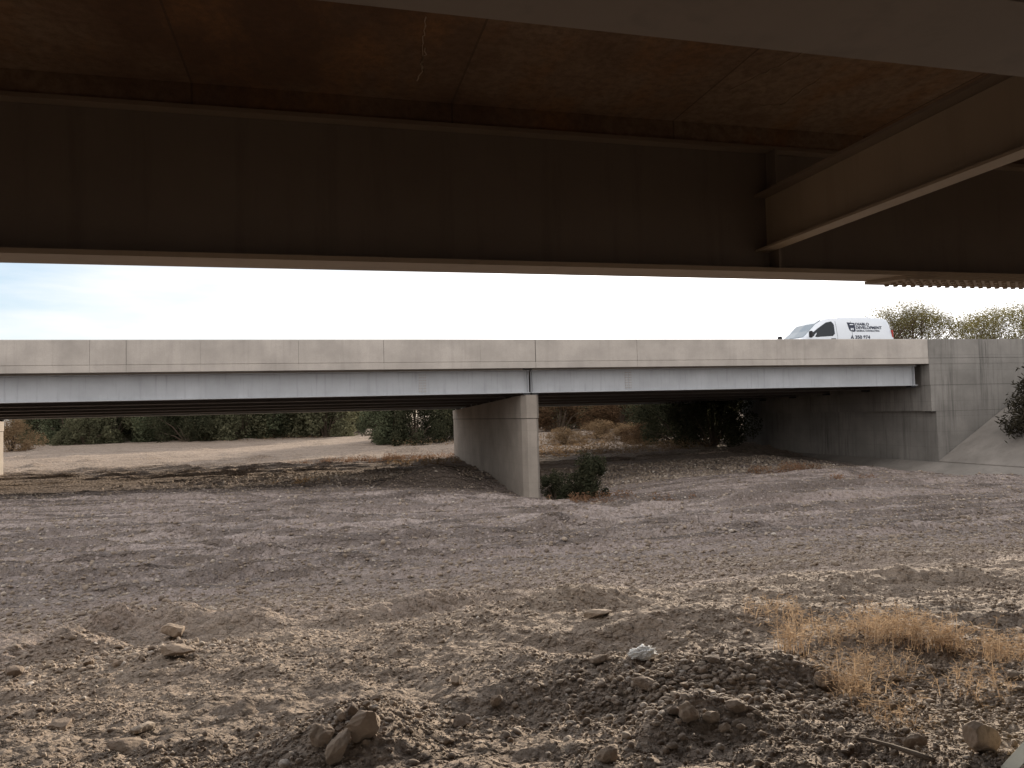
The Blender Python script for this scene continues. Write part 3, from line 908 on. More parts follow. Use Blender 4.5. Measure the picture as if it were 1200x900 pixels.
# ------------------------------------------------------------------ vegetation
def leaf_cloud(centers, size, aspect=.4, droop=0.0, seed=0):
    r = np.random.default_rng(seed)
    n = len(centers)
    a = r.normal(size=(n, 3)); a[:, 2] = a[:, 2]*.7 - droop; a /= np.linalg.norm(a, axis=1)[:, None]
    b = np.cross(a, r.normal(size=(n, 3))); b /= np.linalg.norm(b, axis=1)[:, None]
    s = size*r.uniform(.6, 1.4, (n, 1))
    v = np.stack([centers-a*s*.5, centers+b*s*aspect*.5, centers+a*s*.5, centers-b*s*aspect*.5], 1).reshape(-1, 3)
    return v, np.arange(n*4).reshape(n, 4)

def bush_mesh(name, n, rx, ry, h, leaf, seed, clumps=38, aspect=.4, low=.0):
    r = np.random.default_rng(seed)
    cs = []
    for i in range(clumps):
        a = r.uniform(0, 2*np.pi); rad = r.uniform(.05, 1)**.6
        z = r.uniform(low, 1)
        k = math.sqrt(max(.08, 1-(z*.92)**2.2))
        cs.append((math.cos(a)*rad*rx*k, math.sin(a)*rad*ry*k, z*h, r.uniform(.13, .30)))
    cs = np.array(cs)
    pick = r.integers(0, clumps, n)
    d = r.normal(size=(n, 3)); d /= np.linalg.norm(d, axis=1)[:, None]
    rr = r.uniform(.2, 1, (n, 1))**.5
    P = cs[pick, :3] + d*rr*cs[pick, 3:4]*np.array([rx, ry, h])*1.15
    P[:, 2] = np.abs(P[:, 2])
    v, f = leaf_cloud(P, leaf, aspect, 0, seed+1)
    return np_mesh(name, v, f), cs

def stems_mesh(name, cs, rad):
    b = MB()
    for c in cs[::2]:
        p1 = Vector(c[:3]); mid = p1*.5 + Vector((random.uniform(-.1, .1), random.uniform(-.1, .1), p1.z*.12))
        b.tube([(p1.x*.08, p1.y*.08, -.1), mid, p1], [rad, rad*.7, rad*.25], 5)
    bmesh.ops.recalc_face_normals(b.bm, faces=b.bm.faces)
    me = bpy.data.meshes.new(name); b.bm.to_mesh(me); b.bm.free(); me.materials.append(M['bark'])
    return me

BUSHES = {}
def bush_kind(key, mat, n, rx, ry, h, leaf, seed, **kw):
    me, cs = bush_mesh('foliage', n, rx, ry, h, leaf, seed, **kw); me.materials.append(M[mat])
    BUSHES[key] = (me, stems_mesh('stem', cs, .035*h/2))
def bush(key, x, y, scale, label, name='bush', cat='bush', group=None, z=None, sz=1.0, rz=None):
    root = empty(name, (x, y, gz(x, y)-.05 if z is None else z), random.uniform(0, 6.28) if rz is None else rz)
    root.scale = (scale, scale, scale*sz)
    for nm, me in zip(('foliage', 'stem'), BUSHES[key]): link_mesh(nm, me, None, root)
    return tag(root, label, cat, group)
bush_kind('olive', 'leaf_olive', 17000, 2.2, 2.0, 3.2, .16, 101)
bush_kind('green', 'leaf_green', 17000, 2.3, 2.0, 3.3, .15, 102)
bush_kind('grey', 'leaf_olive', 14000, 2.0, 1.8, 2.6, .15, 103)
bush_kind('dark', 'leaf_dark', 18000, 2.3, 2.1, 3.0, .13, 104)
bush_kind('tan', 'leaf_tan', 9000, 1.6, 1.5, 1.7, .13, 105, aspect=.2)
bush_kind('brown', 'leaf_brown', 11000, 1.8, 1.5, 1.7, .13, 106, aspect=.22)
bush_kind('low', 'leaf_dark', 7500, 1.0, .8, 1.35, .10, 107, clumps=34, low=.02)

# treeline on the far left bank, one bush after another
line = [(48, 'olive', 88, 1.25, 'olive bush standing first at the left end of the far treeline'),
        (78, 'green', 84, 1.2, 'green bush in the far treeline beside its olive left end bush'),
        (100, 'grey', 78, .95, 'low grey green bush spreading in front of the far treeline'),
        (130, 'olive', 82, 1.35, 'wide olive bush in the treeline left of the sky gap'),
        (172, 'dark', 86, 1.45, 'dark bush with a gap of sky at its right in the far treeline'),
        (196, 'green', 80, 1.3, 'green bush just right of the sky gap in the treeline'),
        (222, 'dark', 76, 1.2, 'darkest round bush at the middle of the far treeline'),
        (252, 'green', 80, 1.4, 'mid green bush right of the darkest round bush in the treeline'),
        (285, 'olive', 78, 1.35, 'olive bush above the reddish weeds of the far bank'),
        (318, 'green', 80, 1.4, 'green bush of the far bank left of the paired olive bushes'),
        (350, 'olive', 82, 1.45, 'left one of the paired olive bushes on the far bank'),
        (382, 'olive', 78, 1.4, 'right one of the paired olive bushes on the far bank'),
        (410, 'dark', 84, 1.4, 'dark bush at the right end of the far treeline beside the big bush')]
for (pxx, kind, Y, s, lab) in line:
    p = at_y(pxx, 508, Y); bush(kind, p.x, Y, s*1.25, lab, group='bushes along the far bank', sz=1.05)
for k_, pxx in enumerate((66, 100, 122, 172, 190, 215, 240, 270, 300, 330, 365, 400, 430)):
    p = at_y(pxx, 508, 96); bush(('olive', 'green', 'dark')[k_ % 3], p.x, 96+2*(k_ % 2), 1.9, 'bush of the second row, seen only through gaps in the far treeline', group='second row of the far treeline', sz=.9)
for k_, pxx in enumerate((560, 600, 640, 670, 700, 730, 765, 800, 840)):
    p = at_y(pxx, 495, 74); bush(('dark', 'green', 'olive')[k_ % 3], p.x, 74+2*(k_ % 2), 1.9, 'bush of the thicket behind the brush of the right span', group='thicket behind the right span', sz=.95)
p = at_y(14, 515, 70); bush('tan', p.x, 70, 1.45, 'tan dry bush beside the left pier under a patch of sky', cat='bush')
p = at_y(455, 515, 58); bush('green', p.x, 58, 1.15, 'big green bush left part beyond the wall pier, with the pale block at its foot', group='bushes beyond the wall pier', sz=1.1)
p = at_y(487, 515, 57); bush('dark', p.x, 57, 1.25, 'big dark bush next beyond the left edge of the wall pier', group='bushes beyond the wall pier', sz=1.1)
p = at_y(520, 515, 60); bush('dark', p.x, 60, 1.2, 'dark bush half hidden behind the left edge of the wall pier', group='bushes beyond the wall pier', sz=1.1)
# right span: brush on the bank
right = [(655, 500, 60, 'brown', 1.9, 'brown brush bush right beside the wall pier on the far bank'),
         (690, 495, 66, 'olive', 1.5, 'olive bush rising behind the brown brush right of the pier'),
         (725, 500, 58, 'brown', 1.7, 'brown brush bush in the middle of the right span'),
         (760, 492, 62, 'dark', 1.5, 'dark bush behind the brown brush of the right span'),
         (700, 516, 48, 'tan', 1.0, 'low tan brush clump on the bank right of the pier'),
         (662, 514, 47, 'tan', .8, 'low tan brush clump nearest the pier on the bank'),
         (738, 512, 46, 'tan', .85, 'reddish tan brush clump left of the big dark bush'),
         (755, 508, 44, 'brown', 1.0, 'brown brush clump touching the big dark bush')]
for (pxx, pyy, Y, kind, s, lab) in right:
    p = at_y(pxx, pyy, Y); bush(kind, p.x, Y, s*1.15, lab, group='brush beyond the right span', sz=.62 if Y < 49 else .95)
p = at_y(800, 520, 40.5); bush('dark', p.x, 40.5, 1.25, 'large dark bush under the right span, left one of two by the abutment', group='dark bushes by the abutment')
p = at_y(845, 520, 38.0); bush('dark', p.x-.3, 38.4, 1.2, 'large dark bush pressed against the far end of the abutment', group='dark bushes by the abutment')
p = at_y(782, 470, 52); bush('dark', p.x, 50, 1.7, 'dark bush behind the two by the abutment, touching the girders', group='dark bushes by the abutment')
p = ground_at(700, 583); bush('low', p.x, p.y+.5, .95, 'leafy dark green shrub on the gravel bank right of the wall pier', 'shrub', 'shrub')
p = ground_at(664, 585); bush('low', p.x, p.y+1.0, .75, 'low dark scrub at the foot of the wall pier', 'shrub', 'shrub', sz=.8)

# drooping shrub on the slope paving
def drooping(x, y, z, label):
    r = np.random.default_rng(55); P = []; b = MB()
    root = empty('shrub', (x, y, z))
    for i in range(46):
        a = r.uniform(2.2, 5.0); ln = r.uniform(.9, 2.0); up = r.uniform(.5, 1.5)
        pts = []
        for k in range(9):
            t = k/8
            pts.append((math.cos(a)*ln*t, math.sin(a)*ln*t*.8, up*math.sin(t*2.5)-ln*.62*t*t*.9))
            for q in range(80):
                P.append(np.array(pts[-1])+r.normal(size=3)*.13)
        b.tube(pts[::2], [.02, .016, .012, .008, .004], 4)
    v, f = leaf_cloud(np.array(P), .15, .22, .5, 56)
    link_mesh('foliage', np_mesh('foliage', v, f), M['leaf_drab'], root)
    b.build('stem', M['bark'], root)
    root.scale = (1.5, 1.35, 1.4)
    tag(root, label, 'shrub')
drooping(27.75, 21.9, zs(27.75)-.15, 'dark drooping shrub hanging over the concrete slope at the right edge')

# desert trees behind the road on the right
def tree(x, y, z, h, spread, seed, label, leaves, mat='leaf_tree', depth=7, leaf=.13, tr=.21, name='desert_tree', bare=.3):
    r = random.Random(seed); root = empty(name, (x, y, z))
    b = MB(); tips = []
    def grow(p, d, ln, rad, lv):
        pts = [p]; rr = [rad]
        n = 3
        for k in range(n):
            d = (d + Vector((r.uniform(-.28, .28), r.uniform(-.28, .28), r.uniform(-.10, .16)))).normalized()
            pts.append(pts[-1]+d*ln/n); rr.append(rad*(1-.38*(k+1)/n))
            if lv >= 2: tips.append((pts[-1], lv))
        b.tube(pts, rr, 6 if lv < 3 else 4, cap=False)
        if lv >= depth: return
        for k in range(r.choice((2, 3, 3)) if lv < 4 else 2):
            nd = (d + Vector((r.uniform(-1, 1)*spread, r.uniform(-1, 1)*spread, r.uniform(-.22, .45)))).normalized()
            st = pts[-1] if k < 2 else pts[-2]
            grow(st, nd, ln*r.uniform(.62, .86), rr[-1]*.80, lv+1)
    for k in range(3):
        a = 2.1*k+r.uniform(-.4, .4)
        grow(Vector((.05*math.cos(a), .05*math.sin(a), -.2)), Vector((math.cos(a)*.5, math.sin(a)*.5, 1)).normalized(), h*.27, tr, 0)
    b.build('trunk', M['bark'], root)
    rs = np.random.default_rng(seed)
    T = np.array([tuple(t[0]) for t in tips if t[1] >= 3])
    P = T[rs.integers(0, len(T), leaves)] + rs.normal(size=(leaves, 3))*h*.030
    v, f = leaf_cloud(P, leaf, .25, .1, seed+2)
    link_mesh('crown', np_mesh('crown', v, f), M[mat], root)
    root.scale = (1.5, 1.5, 1.32)
    return tag(root, label, 'tree', 'trees beyond the road')
p = at_y(1057, 394, 56)
tree(p.x, 56, 3.4, 7.6, .75, 3, 'spreading bare branched desert tree right behind the van', 10500)
p = at_y(1034, 394, 62)
tree(p.x, 62, 3.4, 8.0, .6, 14, 'thin feathery desert tree showing above the van roof', 18000)
p = at_y(1155, 394, 58)
tree(p.x, 58, 3.2, 7.6, .7, 25, 'rounded grey green desert tree above the wing wall', 30000)
p = at_y(1200, 394, 55)
tree(p.x, 55, 3.2, 8.2, .7, 36, 'tallest leafy desert tree cut by the right picture edge', 30000)
for (pxx, Y, s, kind, lab) in ((1088, 60, .85, 'tan', 'small backlit yellowish bush between the two larger trees beyond the road'),
                      (1108, 62, 1.15, 'grey', 'small grey green bush over the end of the bridge parapet'),
                      (1130, 58, 1.0, 'grey', 'round olive bush above the wing wall left of the grey green tree'),
                      (1175, 60, 1.1, 'olive', 'low olive bush filling the gap between the rightmost trees')):
    p = at_y(pxx, 393, Y); bush(kind, p.x, Y, s*1.2, lab, group='bushes beyond the road', z=4.3)
p = at_y(1068, 393, 48); bush('brown', p.x, 48, .7, 'small brown bush just behind the rear of the van', z=4.6)

# dry grass tufts in the foreground
def tuft_mesh(seed, n, h, r0):
    r = np.random.default_rng(seed); V = []; Fq = []
    for i in range(n):
        a = r.uniform(0, 6.28); rad = r0*math.sqrt(r.uniform(0, 1)); bx, by = math.cos(a)*rad, math.sin(a)*rad
        ln = h*r.uniform(.45, 1.1); le = r.uniform(.05, .8); a2 = r.uniform(0, 6.28); w = r.uniform(.0012, .0026)
        wx, wy = math.cos(a2+1.57)*w, math.sin(a2+1.57)*w
        base = len(V)
        for k in range(4):
            t = k/3; x = bx+math.cos(a2)*ln*le*t*t; y = by+math.sin(a2)*ln*le*t*t; z = ln*t*(1-.2*le*t)
            q = 1-.7*t
            V += [(x-wx*q, y-wy*q, z-.02), (x+wx*q, y+wy*q, z-.02)]
            if k: Fq.append((base+2*k-2, base+2*k-1, base+2*k+1, base+2*k))
        # side sprigs and seed heads
        for q in range(9):
            t = r.uniform(.25, 1.0)
            x = bx+math.cos(a2)*ln*le*t*t; y = by+math.sin(a2)*ln*le*t*t; z = ln*t*(1-.2*le*t)
            d = r.normal(size=3); d[2] = abs(d[2])*.6; d /= np.linalg.norm(d); s = r.uniform(.012, .045); ww_ = r.uniform(.0012, .0035)
            c = np.array((x, y, z-.02)); e = np.cross(d, r.normal(size=3)); e /= np.linalg.norm(e)
            base = len(V)
            V += [tuple(c-e*.0008), tuple(c+e*.0008), tuple(c+d*s+e*ww_), tuple(c+d*s-e*ww_)]; Fq.append((base, base+1, base+2, base+3))
    me = np_mesh('blades', V, Fq); me.materials.append(M['grass']); return me
TM = [tuft_mesh(200, 92, .30, .17), tuft_mesh(201, 60, .24, .20), tuft_mesh(202, 50, .34, .09), tuft_mesh(203, 34, .20, .20)]
tufts = [(905, 722, 1, .95, 'low pale tuft at the upper left end of the dry grass, beside the cobbles'),
 (926, 765, 2, 1.05, 'tall thin reddish tuft at the left side of the dry grass'),
 (960, 745, 1, 1.0, 'loose tuft between the tall reddish tuft and the dense grass band'),
 (1000, 752, 3, 1.1, 'sparse tuft on the left of the dense grass band'),
 (1025, 745, 0, 1.0, 'dense orange tuft at the left end of the grass band'),
 (1055, 750, 0, 1.1, 'dense orange tuft in the middle of the grass band'),
 (1085, 754, 0, 1.05, 'dense orange tuft right of the middle of the grass band'),
 (1108, 758, 2, 1.0, 'upright tuft closing the right end of the grass band'),
 (1150, 768, 1, 1.0, 'loose tuft left of the right edge, behind the dark stone'),
 (1185, 775, 0, 1.0, 'dense tuft cut by the right edge of the picture'),
 (1000, 815, 2, .95, 'thin upright tuft nearest the camera, left of the pale stone'),
 (1025, 822, 3, 1.0, 'sparse brown tuft below the thin upright one'),
 (985, 790, 3, 1.1, 'sparse tuft in the stony middle of the grass patch'),
 (1045, 790, 1, .9, 'loose tuft below the dense grass band'),
 (1140, 815, 3, .9, 'sparse straw tuft on bare ground under the right loose tuft'),
 (1165, 800, 3, .9, 'sparse straw tuft at the right beside the small dark stone'),
 (1060, 850, 3, .6, 'small greenish straw tuft low on the right near the stick')]
for i, (pxx, pyy, k, s, lab) in enumerate(tufts):
    p = ground_at(pxx, pyy)
    root = empty('grass_tuft', (p.x, p.y, gz(p.x, p.y)), random.uniform(0, 6)); root.scale = (s*1.2, s*1.2, s*.78)
    link_mesh('blades', TM[k], None, root)
    tag(root, lab, 'grass tuft', 'dry grass tufts in the foreground')

# weeds and dry cover on the bed and far banks: uncountable
def cover(name, spots, mat, leaf, label, seed, aspect=.25):
    r = np.random.default_rng(seed); P = []
    for (pxx, pyy, rx, ry, h, n) in spots:
        c = ground_at(pxx, pyy)
        a = r.uniform(0, 6.28, n); q = np.sqrt(r.uniform(0, 1, n)); keep = None
        x = c.x+np.cos(a)*q*rx; y = c.y+np.sin(a)*q*ry
        m_ = fbm(x*1.2, y*1.2, 2, seed)
        k = m_ > -.12; x, y = x[k], y[k]
        z = H(x, y)+r.uniform(0, 1, len(x))**1.6*h*(.5+.5*np.clip(m_[k]+.4, 0, 1.2))
        P.append(np.stack([x, y, z], -1))
    v, f = leaf_cloud(np.concatenate(P), leaf, aspect, -.6, seed)
    o = link_mesh(name, np_mesh(name, v, f), M[mat]); tag(o, label, name.replace('_', ' '), kind='stuff')
cover('rusty_weeds', [(480, 537, 4.5, 1.6, .28, 5000), (420, 541, 3.5, 1.0, .22, 2000), (340, 513, 4, 2, .5, 600), (920, 551, 1.7, .6, .30, 1800), (1000, 561, .9, .35, .22, 600), (705, 583, 1.1, .3, .2, 700), (780, 583, 1.0, .3, .15, 400), (670, 586, .8, .25, .2, 500)],
      'weed', .10, 'low rust coloured weeds along the riverbed beneath the far bridge', 301)
cover('straw_cover', [(700, 526, 7, 2.6, .55, 7000), (690, 517, 8, 3, .9, 5000), (500, 541, 2.5, .9, .25, 900), (350, 566, 1.2, .6, .15, 300), (60, 518, 8, 3, .5, 900), (300, 515, 8, 3, .35, 700), (520, 520, 4, 2, .5, 900)],
      'leaf_tan', .16, 'pale straw coloured dry growth at the foot of the far bushes', 302)

# ------------------------------------------------------------------ stones
def ico(sub):
    bm = bmesh.new(); bmesh.ops.create_icosphere(bm, subdivisions=sub, radius=1)
    v = np.array([x.co[:] for x in bm.verts]); f = np.array([[q.index for q in x.verts] for x in bm.faces]); bm.free()
    return v, f
def stone_shape(sub, seed, cuts_=9, rough=.06):
    v, f = ico(sub); r = np.random.default_rng(seed)
    for i in range(cuts_):
        n = r.normal(size=3); n /= np.linalg.norm(n); d = r.uniform(.52, .88)
        s = v@n; ex_ = np.maximum(s-d, 0); v = v-ex_[:, None]*n*.93
    v = v*np.array([1, r.uniform(.65, .9), r.uniform(.45, .7)])
    nz = fbm(v[:, 0]*2.2+seed, v[:, 1]*2.2+v[:, 2]*1.7, 3, seed)
    v = v*(1+rough*nz)[:, None]
    return v, f

def pebble_cloud(name, X, Y, S, subs, label, seed, flat=False):
    r = np.random.default_rng(seed)
    shapes = [stone_shape(subs, 500+seed*10+i, 12 if flat else 6) for i in range(8)]
    Z = H(X, Y); n = len(X); Vs = []; Fs = []; off = 0
    which = r.integers(0, 8, n)
    for k in range(8):
        sel = np.where(which == k)[0]
        if not len(sel): continue
        v, f = shapes[k]; m_ = len(sel)
        a = r.uniform(0, 6.28, m_); b = r.normal(0, .35, m_)
        ca, sa, cb, sb = np.cos(a), np.sin(a), np.cos(b), np.sin(b)
        sv = v[None]*S[sel][:, None, None]*r.uniform(.75, 1.25, (m_, 1, 3))
        x = sv[..., 0]*cb[:, None]+sv[..., 2]*sb[:, None]; z = -sv[..., 0]*sb[:, None]+sv[..., 2]*cb[:, None]; y = sv[..., 1]
        xx = x*ca[:, None]-y*sa[:, None]+X[sel][:, None]; yy = x*sa[:, None]+y*ca[:, None]+Y[sel][:, None]
        zz = z+(Z[sel]+S[sel]*.18)[:, None]
        Vs.append(np.stack([xx, yy, zz], -1).reshape(-1, 3))
        Fs.append((f[None]+(np.arange(m_)*len(v))[:, None, None]+off).reshape(-1, 3)); off += m_*len(v)
    o = link_mesh(name, np_mesh(name, np.concatenate(Vs), np.concatenate(Fs), not flat), M['peb'])
    tag(o, label, 'pebbles', kind='stuff')

def scatter(n, y0, y1, seed):
    # even over the ground ahead of the viewer, thinning with distance
    r = np.random.default_rng(seed)
    y = y0*(y1/y0)**r.uniform(0, 1, n)
    x = r.uniform(-.62, 1.30, n)*y + r.uniform(-1, 1, n)*.5
    return x, y, r
x, y, r = scatter(190000, 1.9, 9.8, 1)
k = (fbm(x*.8, y*1.1, 3, 91)+.28*r.normal(size=len(x))) > -.22; x, y = x[k], y[k]
s = np.exp(r.normal(math.log(.0054), .60, len(x)))*(.75+y*.06)*(1+.35*fbm(x*.7+5, y*.7, 2, 95))
pebble_cloud('pebbles', x, y, np.clip(s, .003, .028), 1, 'loose pebbles covering the sandy foreground', 1)
x, y, r = scatter(60000, 8.5, 30, 2)
s = np.clip(np.exp(r.normal(math.log(.017), .5, len(x)))*(.7+y*.03), .006, .075)
pebble_cloud('gravel', x, y, s, 1, 'coarse gravel strewn over the graded strip below the far bridge', 2)
c_ = ground_at0(838, 828); r = np.random.default_rng(8)
x = c_.x+r.normal(0, .46, 2200); y = c_.y+r.normal(-.02, .26, 2200)
pebble_cloud('heap_stones', x, y, np.clip(np.exp(r.normal(math.log(.012), .6, 2200)), .005, .032), 2, 'small stones filling the cobble heap', 6, True)
c_ = ground_at0(430, 876)
x = c_.x+r.normal(0, .30, 900); y = c_.y+r.normal(0, .26, 900)
pebble_cloud('heap_gravel', x, y, np.clip(np.exp(r.normal(math.log(.010), .5, 900)), .006, .03), 2, 'gravel clinging to the small boulder heap', 7, True)
c_ = ground_at0(150, 775)
x = c_.x+r.normal(0, .75, 1200); y = c_.y+r.normal(0, .25, 1200)
pebble_cloud('row_gravel', x, y, np.clip(np.exp(r.normal(math.log(.016), .45, 1200)), .007, .04), 2, 'gravel of the stony row on the left', 8, True)
# bank of stones right of the pier
r = np.random.default_rng(5)
x = r.uniform(8.3, 21, 7000); y = r.uniform(26.2, 31.5, 7000)
pebble_cloud('bank_stones', x, y, np.clip(np.exp(r.normal(math.log(.04), .45, 7000)), .015, .12), 1, 'stones covering the rough bank between pier and abutment', 3)
x = r.normal(1, 3.2, 3500); y = r.normal(31.5, 1.0, 3500)
pebble_cloud('pile_stones', x, y, np.clip(np.exp(r.normal(math.log(.045), .5, 3500)), .015, .14), 1, 'clods and stones on the pile under the far bridge', 4)

# individual rocks
ROCKS = []
for i in range(10):
    v, f = stone_shape(5, 900+i, 16 if i < 6 else 9, .09)
    v = v*(1+.03*fbm(v[:, 0]*6+i, v[:, 1]*6+v[:, 2]*5, 3, i)*(1 if i < 6 else .5))[:, None]
    me = np_mesh('rock', v, f, i >= 6); me.materials.append(M['rock']); ROCKS.append(me)
def rock(px_, py_, wpx, label, kind=0, sz=1.0, rot=None, group=None, sink=.25, tilt=None, mat=None, xy=None, size=None):
    p = ground_at(px_, py_) if xy is None else Vector((xy[0], xy[1], 0))
    z = gz(p.x, p.y)
    if size is None: size = wpx*(Vector((p.x, p.y, z))-EYE).length/F_PX/2
    o = bpy.data.objects.new('rock', ROCKS[kind]); COL.objects.link(o)
    o.scale = (size, size, size*sz); o.location = (p.x, p.y, z+size*sz*(.55-sink))
    rr = random.random
    o.rotation_euler = ((rr()-.5)*.5, (rr()-.5)*.5, rr()*6.28) if tilt is None else (tilt[0], tilt[1], rot or 0)
    return tag(o, label, 'rock', group)
rock(430, 868, 44, 'largest tan angular boulder on the small heap, low in the middle', 0, 1.45, R(40), tilt=(.5, .55), sink=.05)
rock(378, 866, 36, 'tan squarish rock on the left of the small heap', 1, 1.2, R(10), tilt=(.2, -.4), sink=.4)
rock(398, 884, 44, 'long dark slab of rock leaning in front of the small heap', 2, .8, R(60), tilt=(-.4, -.5), sink=.25)
rock(414, 836, 18, 'small stone standing on the crest of the small heap', 3, 1.2)
rock(204, 749, 28, 'flat rounded stone behind the dark hollow on the left', 6, .9, R(0), tilt=(0, 0), sink=-.1)
rock(208, 771, 36, 'long flat stone with a dark hollow under it on the left', 2, .6, R(0), tilt=(0, .1), sink=-.1)
rock(17, 792, 20, 'pale stone close to the left edge of the picture', 7, 1.0)
rock(149, 879, 42, 'flat pinkish stone low on the left', 4, .55, R(-10), tilt=(0, .15))
rock(165, 857, 30, 'flat dull stone just above the flat pinkish stone', 8, .6)
rock(70, 852, 26, 'pale flat stone low on the left side of the foreground', 6, .5)
rock(541, 850, 24, 'squared brown stone right of the small heap', 5, 1.0, R(5), tilt=(.1, .1))
rock(583, 829, 15, 'upright pale stone right of the squared brown stone', 9, 1.7, 0, tilt=(.1, .2))
rock(535, 801, 18, 'dark hollowed clod of stone above the squared brown stone', 1, .9)
rock(757, 806, 34, 'long tan slab on the crest of the cobble heap under the white litter', 4, .7, R(-20), tilt=(.1, .25))
rock(700, 777, 26, 'flat dark stone on the left end of the cobble heap crest', 2, .6)
rock(837, 774, 22, 'slanting pale flat stone right of the white litter', 3, .5, R(-25), tilt=(.3, .2))
rock(861, 835, 24, 'reddish brown cobble in the shaded side of the cobble heap', 7, 1.2)
rock(833, 845, 22, 'tan cobble left of the reddish brown cobble', 6, 1.1)
rock(851, 858, 20, 'tan pointed cobble below the reddish brown cobble', 0, 1.1)
rock(808, 842, 28, 'dark blocky cobble in the middle of the cobble heap', 1, 1.2)
rock(790, 838, 20, 'brown cobble left of the dark blocky cobble', 8, 1.1)
rock(715, 892, 30, 'dark rounded cobble at the bottom edge under the cobble heap', 9, 1.1)
rock(963, 805, 22, 'grey upright rock at the left foot of the dry grass', 5, 1.6, 0, tilt=(.1, .1))
rock(1150, 883, 36, 'large smooth brown boulder low on the right', 6, 1.35, R(20), tilt=(0, .15), sink=-.05)
rock(1072, 874, 24, 'dark pointed stone left of the large smooth boulder', 3, 1.2)
rock(1190, 797, 18, 'small dark stone at the right edge below the dense tuft', 7, 1.0)
rock(1040, 838, 13, 'small white stone right of the thin upright grass tuft', 8, .8)
rock(946, 836, 9, 'tiny white stone at the right foot of the cobble heap', 8, .9)
rock(433, 510, 18, 'pale stone block at the foot of the big green bush', 1, .8)
rock(700, 722, 34, 'flat dusty rock on the low ridge above the white litter', 2, .5)
# cobbles of the heap and other loose rocks
r = random.Random(4)
def many(n, cx, cy, sx, sy, smin, smax, label, group):
    c = ground_at0(cx, cy)
    for i in range(n):
        x = c.x+r.gauss(0, sx); y = c.y+r.gauss(0, sy); s = smin*(smax/smin)**(r.random()**1.6)
        o = rock(0, 0, 0, label, r.randrange(10), r.uniform(.7, 1.2), group=group, xy=(x, y), size=s, sink=.1)
many(75, 835, 832, .42, .28, .012, .036, 'loose brown cobble lying in the cobble heap beside the dry grass', 'cobbles of the heap')
many(30, 890, 790, .45, .35, .012, .034, 'loose cobble on the right shoulder of the cobble heap', 'cobbles on the heap shoulder')
many(34, 420, 880, .30, .24, .014, .04, 'small loose stone around the small boulder heap', 'stones around the small heap')
many(34, 130, 780, .55, .20, .02, .05, 'small rounded stone in the stony row on the left', 'stones in the left row')
many(28, 1110, 820, .6, .5, .015, .04, 'small dull stone on the bare ground right of the grass', 'stones right of the grass')

# litter, stick, slab
def litter(px_, py_):
    p = ground_at(px_, py_); v, f = ico(6)
    nz = fbm(v[:, 0]*2.4, v[:, 1]*2.4+v[:, 2]*2, 4, 77, .65)
    v = v*(.8+.30*nz+.22*np.abs(fbm(v[:, 0]*3.5+v[:, 2]*2, v[:, 1]*3.5-v[:, 2]*3, 3, 5)))[:, None]*np.array([.095, .062, .042])
    me = np_mesh('plastic_litter', v, f, True)
    o = link_mesh('plastic_litter', me, M['litter']); o.location = (p.x, p.y, gz(p.x, p.y)+.03)
    tag(o, 'crumpled white plastic lying on the crest of the cobble heap', 'litter')
litter(753, 771)
pa = [ground_at(*q) for q in ((990, 868), (1015, 872), (1045, 880), (1075, 890), (1095, 899))]
b = MB(); b.tube([(q.x, q.y, gz(q.x, q.y)+.018) for q in pa], [.004, .008, .010, .012, .009], 7)
tag(b.build('stick', M['stick'], smooth=True), 'dark dead stick lying on the ground at the lower right', 'stick')

# tilted pale concrete slab at the lower right corner
rootp = ground_at(1180, 894)
sl_ = empty('concrete_slab', (rootp.x, rootp.y, rootp.z))
tag(sl_, 'pale sunlit concrete slab edge rising out of the lower right corner', 'slab')
ang = math.atan(.69)
def slab_box(name, u0, u1, y0_, y1_, t0, t1, bev):
    b = MB(); b.box(u0, u1, y0_, y1_, t0, t1); o = b.build(name, M['slab'], sl_, bevel=bev); o.rotation_euler = (0, -ang, 0); return o
slab_box('slab_body', -.6, 1.3, -.9, 0, -.12, 0, .008)
slab_box('edge_lip', -.6, 1.3, -.075, -.002, .002, .018, .006)

# ------------------------------------------------------------------ light and sky
AZ, EL = R(39), R(12.7)
sd = Vector((math.sin(AZ)*math.cos(EL), math.cos(AZ)*math.cos(EL), math.sin(EL)))
sun = bpy.data.lights.new('sun', 'SUN'); sun.energy = 3.4; sun.angle = R(1.2); sun.color = (1, .86, .69)
so = bpy.data.objects.new('sun', sun); COL.objects.link(so)
so.rotation_euler = sd.to_track_quat('Z', 'Y').to_euler()

w = bpy.data.worlds.new('World'); scene.world = w; w.use_nodes = True
t = w.node_tree; N = t.nodes; L = t.links
bg = N['Background']
sky = N.new('ShaderNodeTexSky'); sky.sky_type = 'NISHITA'; sky.sun_disc = False
sky.sun_elevation = EL; sky.sun_rotation = AZ
sky.air_density = 1.0; sky.dust_density = 1.5; sky.ozone_density = 1.0; sky.altitude = 300
tc = N.new('ShaderNodeTexCoord')
mp = N.new('ShaderNodeMapping'); L.new(tc.outputs['Generated'], mp.inputs[0]); mp.inputs['Scale'].default_value = (1.4, 1.4, 7.5)
mp.inputs['Rotation'].default_value = (0, R(6), 0)
nz = N.new('ShaderNodeTexNoise'); L.new(mp.outputs[0], nz.inputs['Vector']); nz.inputs['Scale'].default_value = 1.6; nz.inputs['Detail'].default_value = 7; nz.inputs['Roughness'].default_value = .55
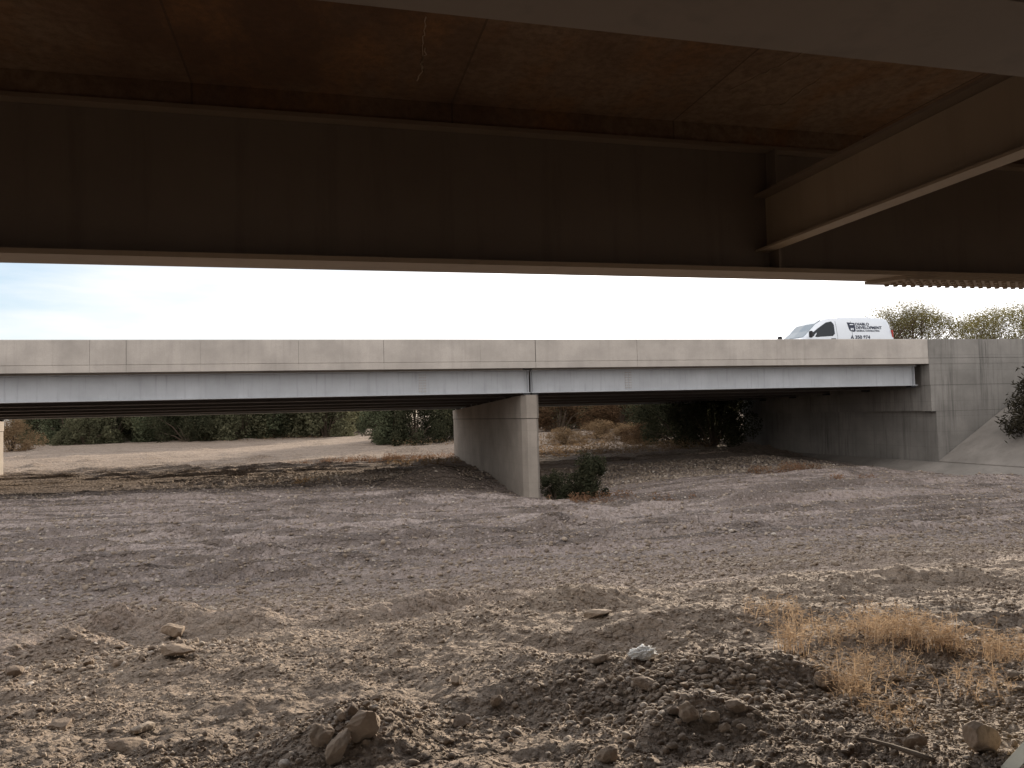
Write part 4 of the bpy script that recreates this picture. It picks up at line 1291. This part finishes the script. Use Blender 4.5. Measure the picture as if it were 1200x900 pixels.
# thin cloud thickens towards the sun, and behind the camera as added fill light
sv = N.new('ShaderNodeVectorMath'); sv.operation = 'DOT_PRODUCT'; L.new(tc.outputs['Generated'], sv.inputs[0]); sv.inputs[1].default_value = sd
hf = N.new('ShaderNodeMapRange'); L.new(sv.outputs['Value'], hf.inputs['Value']); hf.inputs['From Min'].default_value = -1; hf.inputs['From Max'].default_value = 1
def curve(pts):
    c_ = N.new('ShaderNodeFloatCurve'); L.new(hf.outputs[0], c_.inputs['Value']); cv = c_.mapping.curves[0]
    cv.points[0].location = pts[0]; cv.points[1].location = pts[-1]
    for p_ in pts[1:-1]: cv.points.new(*p_)
    c_.mapping.update(); return c_.outputs[0]
# cover and brightness of the cloud against the angle from the sun (0 = opposite, 1 = towards it)
cover_ = curve([(0, .80), (.55, .70), (.76, .47), (.90, .50), (.935, .60), (.97, .88), (1, .95)])
bright_ = curve([(0, .27), (.5, .30), (.74, .19), (.90, .215), (.935, .27), (.965, .42), (1, .46)])
mr = N.new('ShaderNodeMath'); mr.operation = 'MULTIPLY_ADD'; L.new(cover_, mr.inputs[0]); mr.inputs[1].default_value = .9; mr.inputs[2].default_value = -.45
ad = N.new('ShaderNodeMath'); L.new(nz.outputs['Fac'], ad.inputs[0]); L.new(mr.outputs[0], ad.inputs[1])
cr_ = N.new('ShaderNodeValToRGB'); L.new(ad.outputs[0], cr_.inputs['Fac'])
cr_.color_ramp.elements[0].position = .38; cr_.color_ramp.elements[1].position = .66
mx = N.new('ShaderNodeMix'); mx.data_type = 'RGBA'
L.new(cr_.outputs['Color'], mx.inputs[0]); hz_ = N.new('ShaderNodeMix'); hz_.data_type = 'RGBA'; hz_.inputs[0].default_value = .6
L.new(sky.outputs[0], hz_.inputs[6]); hz_.inputs[7].default_value = (1.75, 2.15, 2.75, 1); L.new(hz_.outputs[2], mx.inputs[6])
cm = N.new('ShaderNodeCombineColor')
for k_, f_ in enumerate((22.0, 21.6, 21.6)):
    q_ = N.new('ShaderNodeMath'); q_.operation = 'MULTIPLY'; L.new(bright_, q_.inputs[0]); q_.inputs[1].default_value = f_; L.new(q_.outputs[0], cm.inputs[k_])
L.new(cm.outputs[0], mx.inputs[7])
L.new(mx.outputs[2], bg.inputs['Color'])
bg.inputs['Strength'].default_value = .12

scene.view_settings.view_transform = 'Standard'
scene.view_settings.look = 'None'
scene.view_settings.exposure = 1.22
scene.view_settings.gamma = 1
scene.view_settings.use_curve_mapping = False
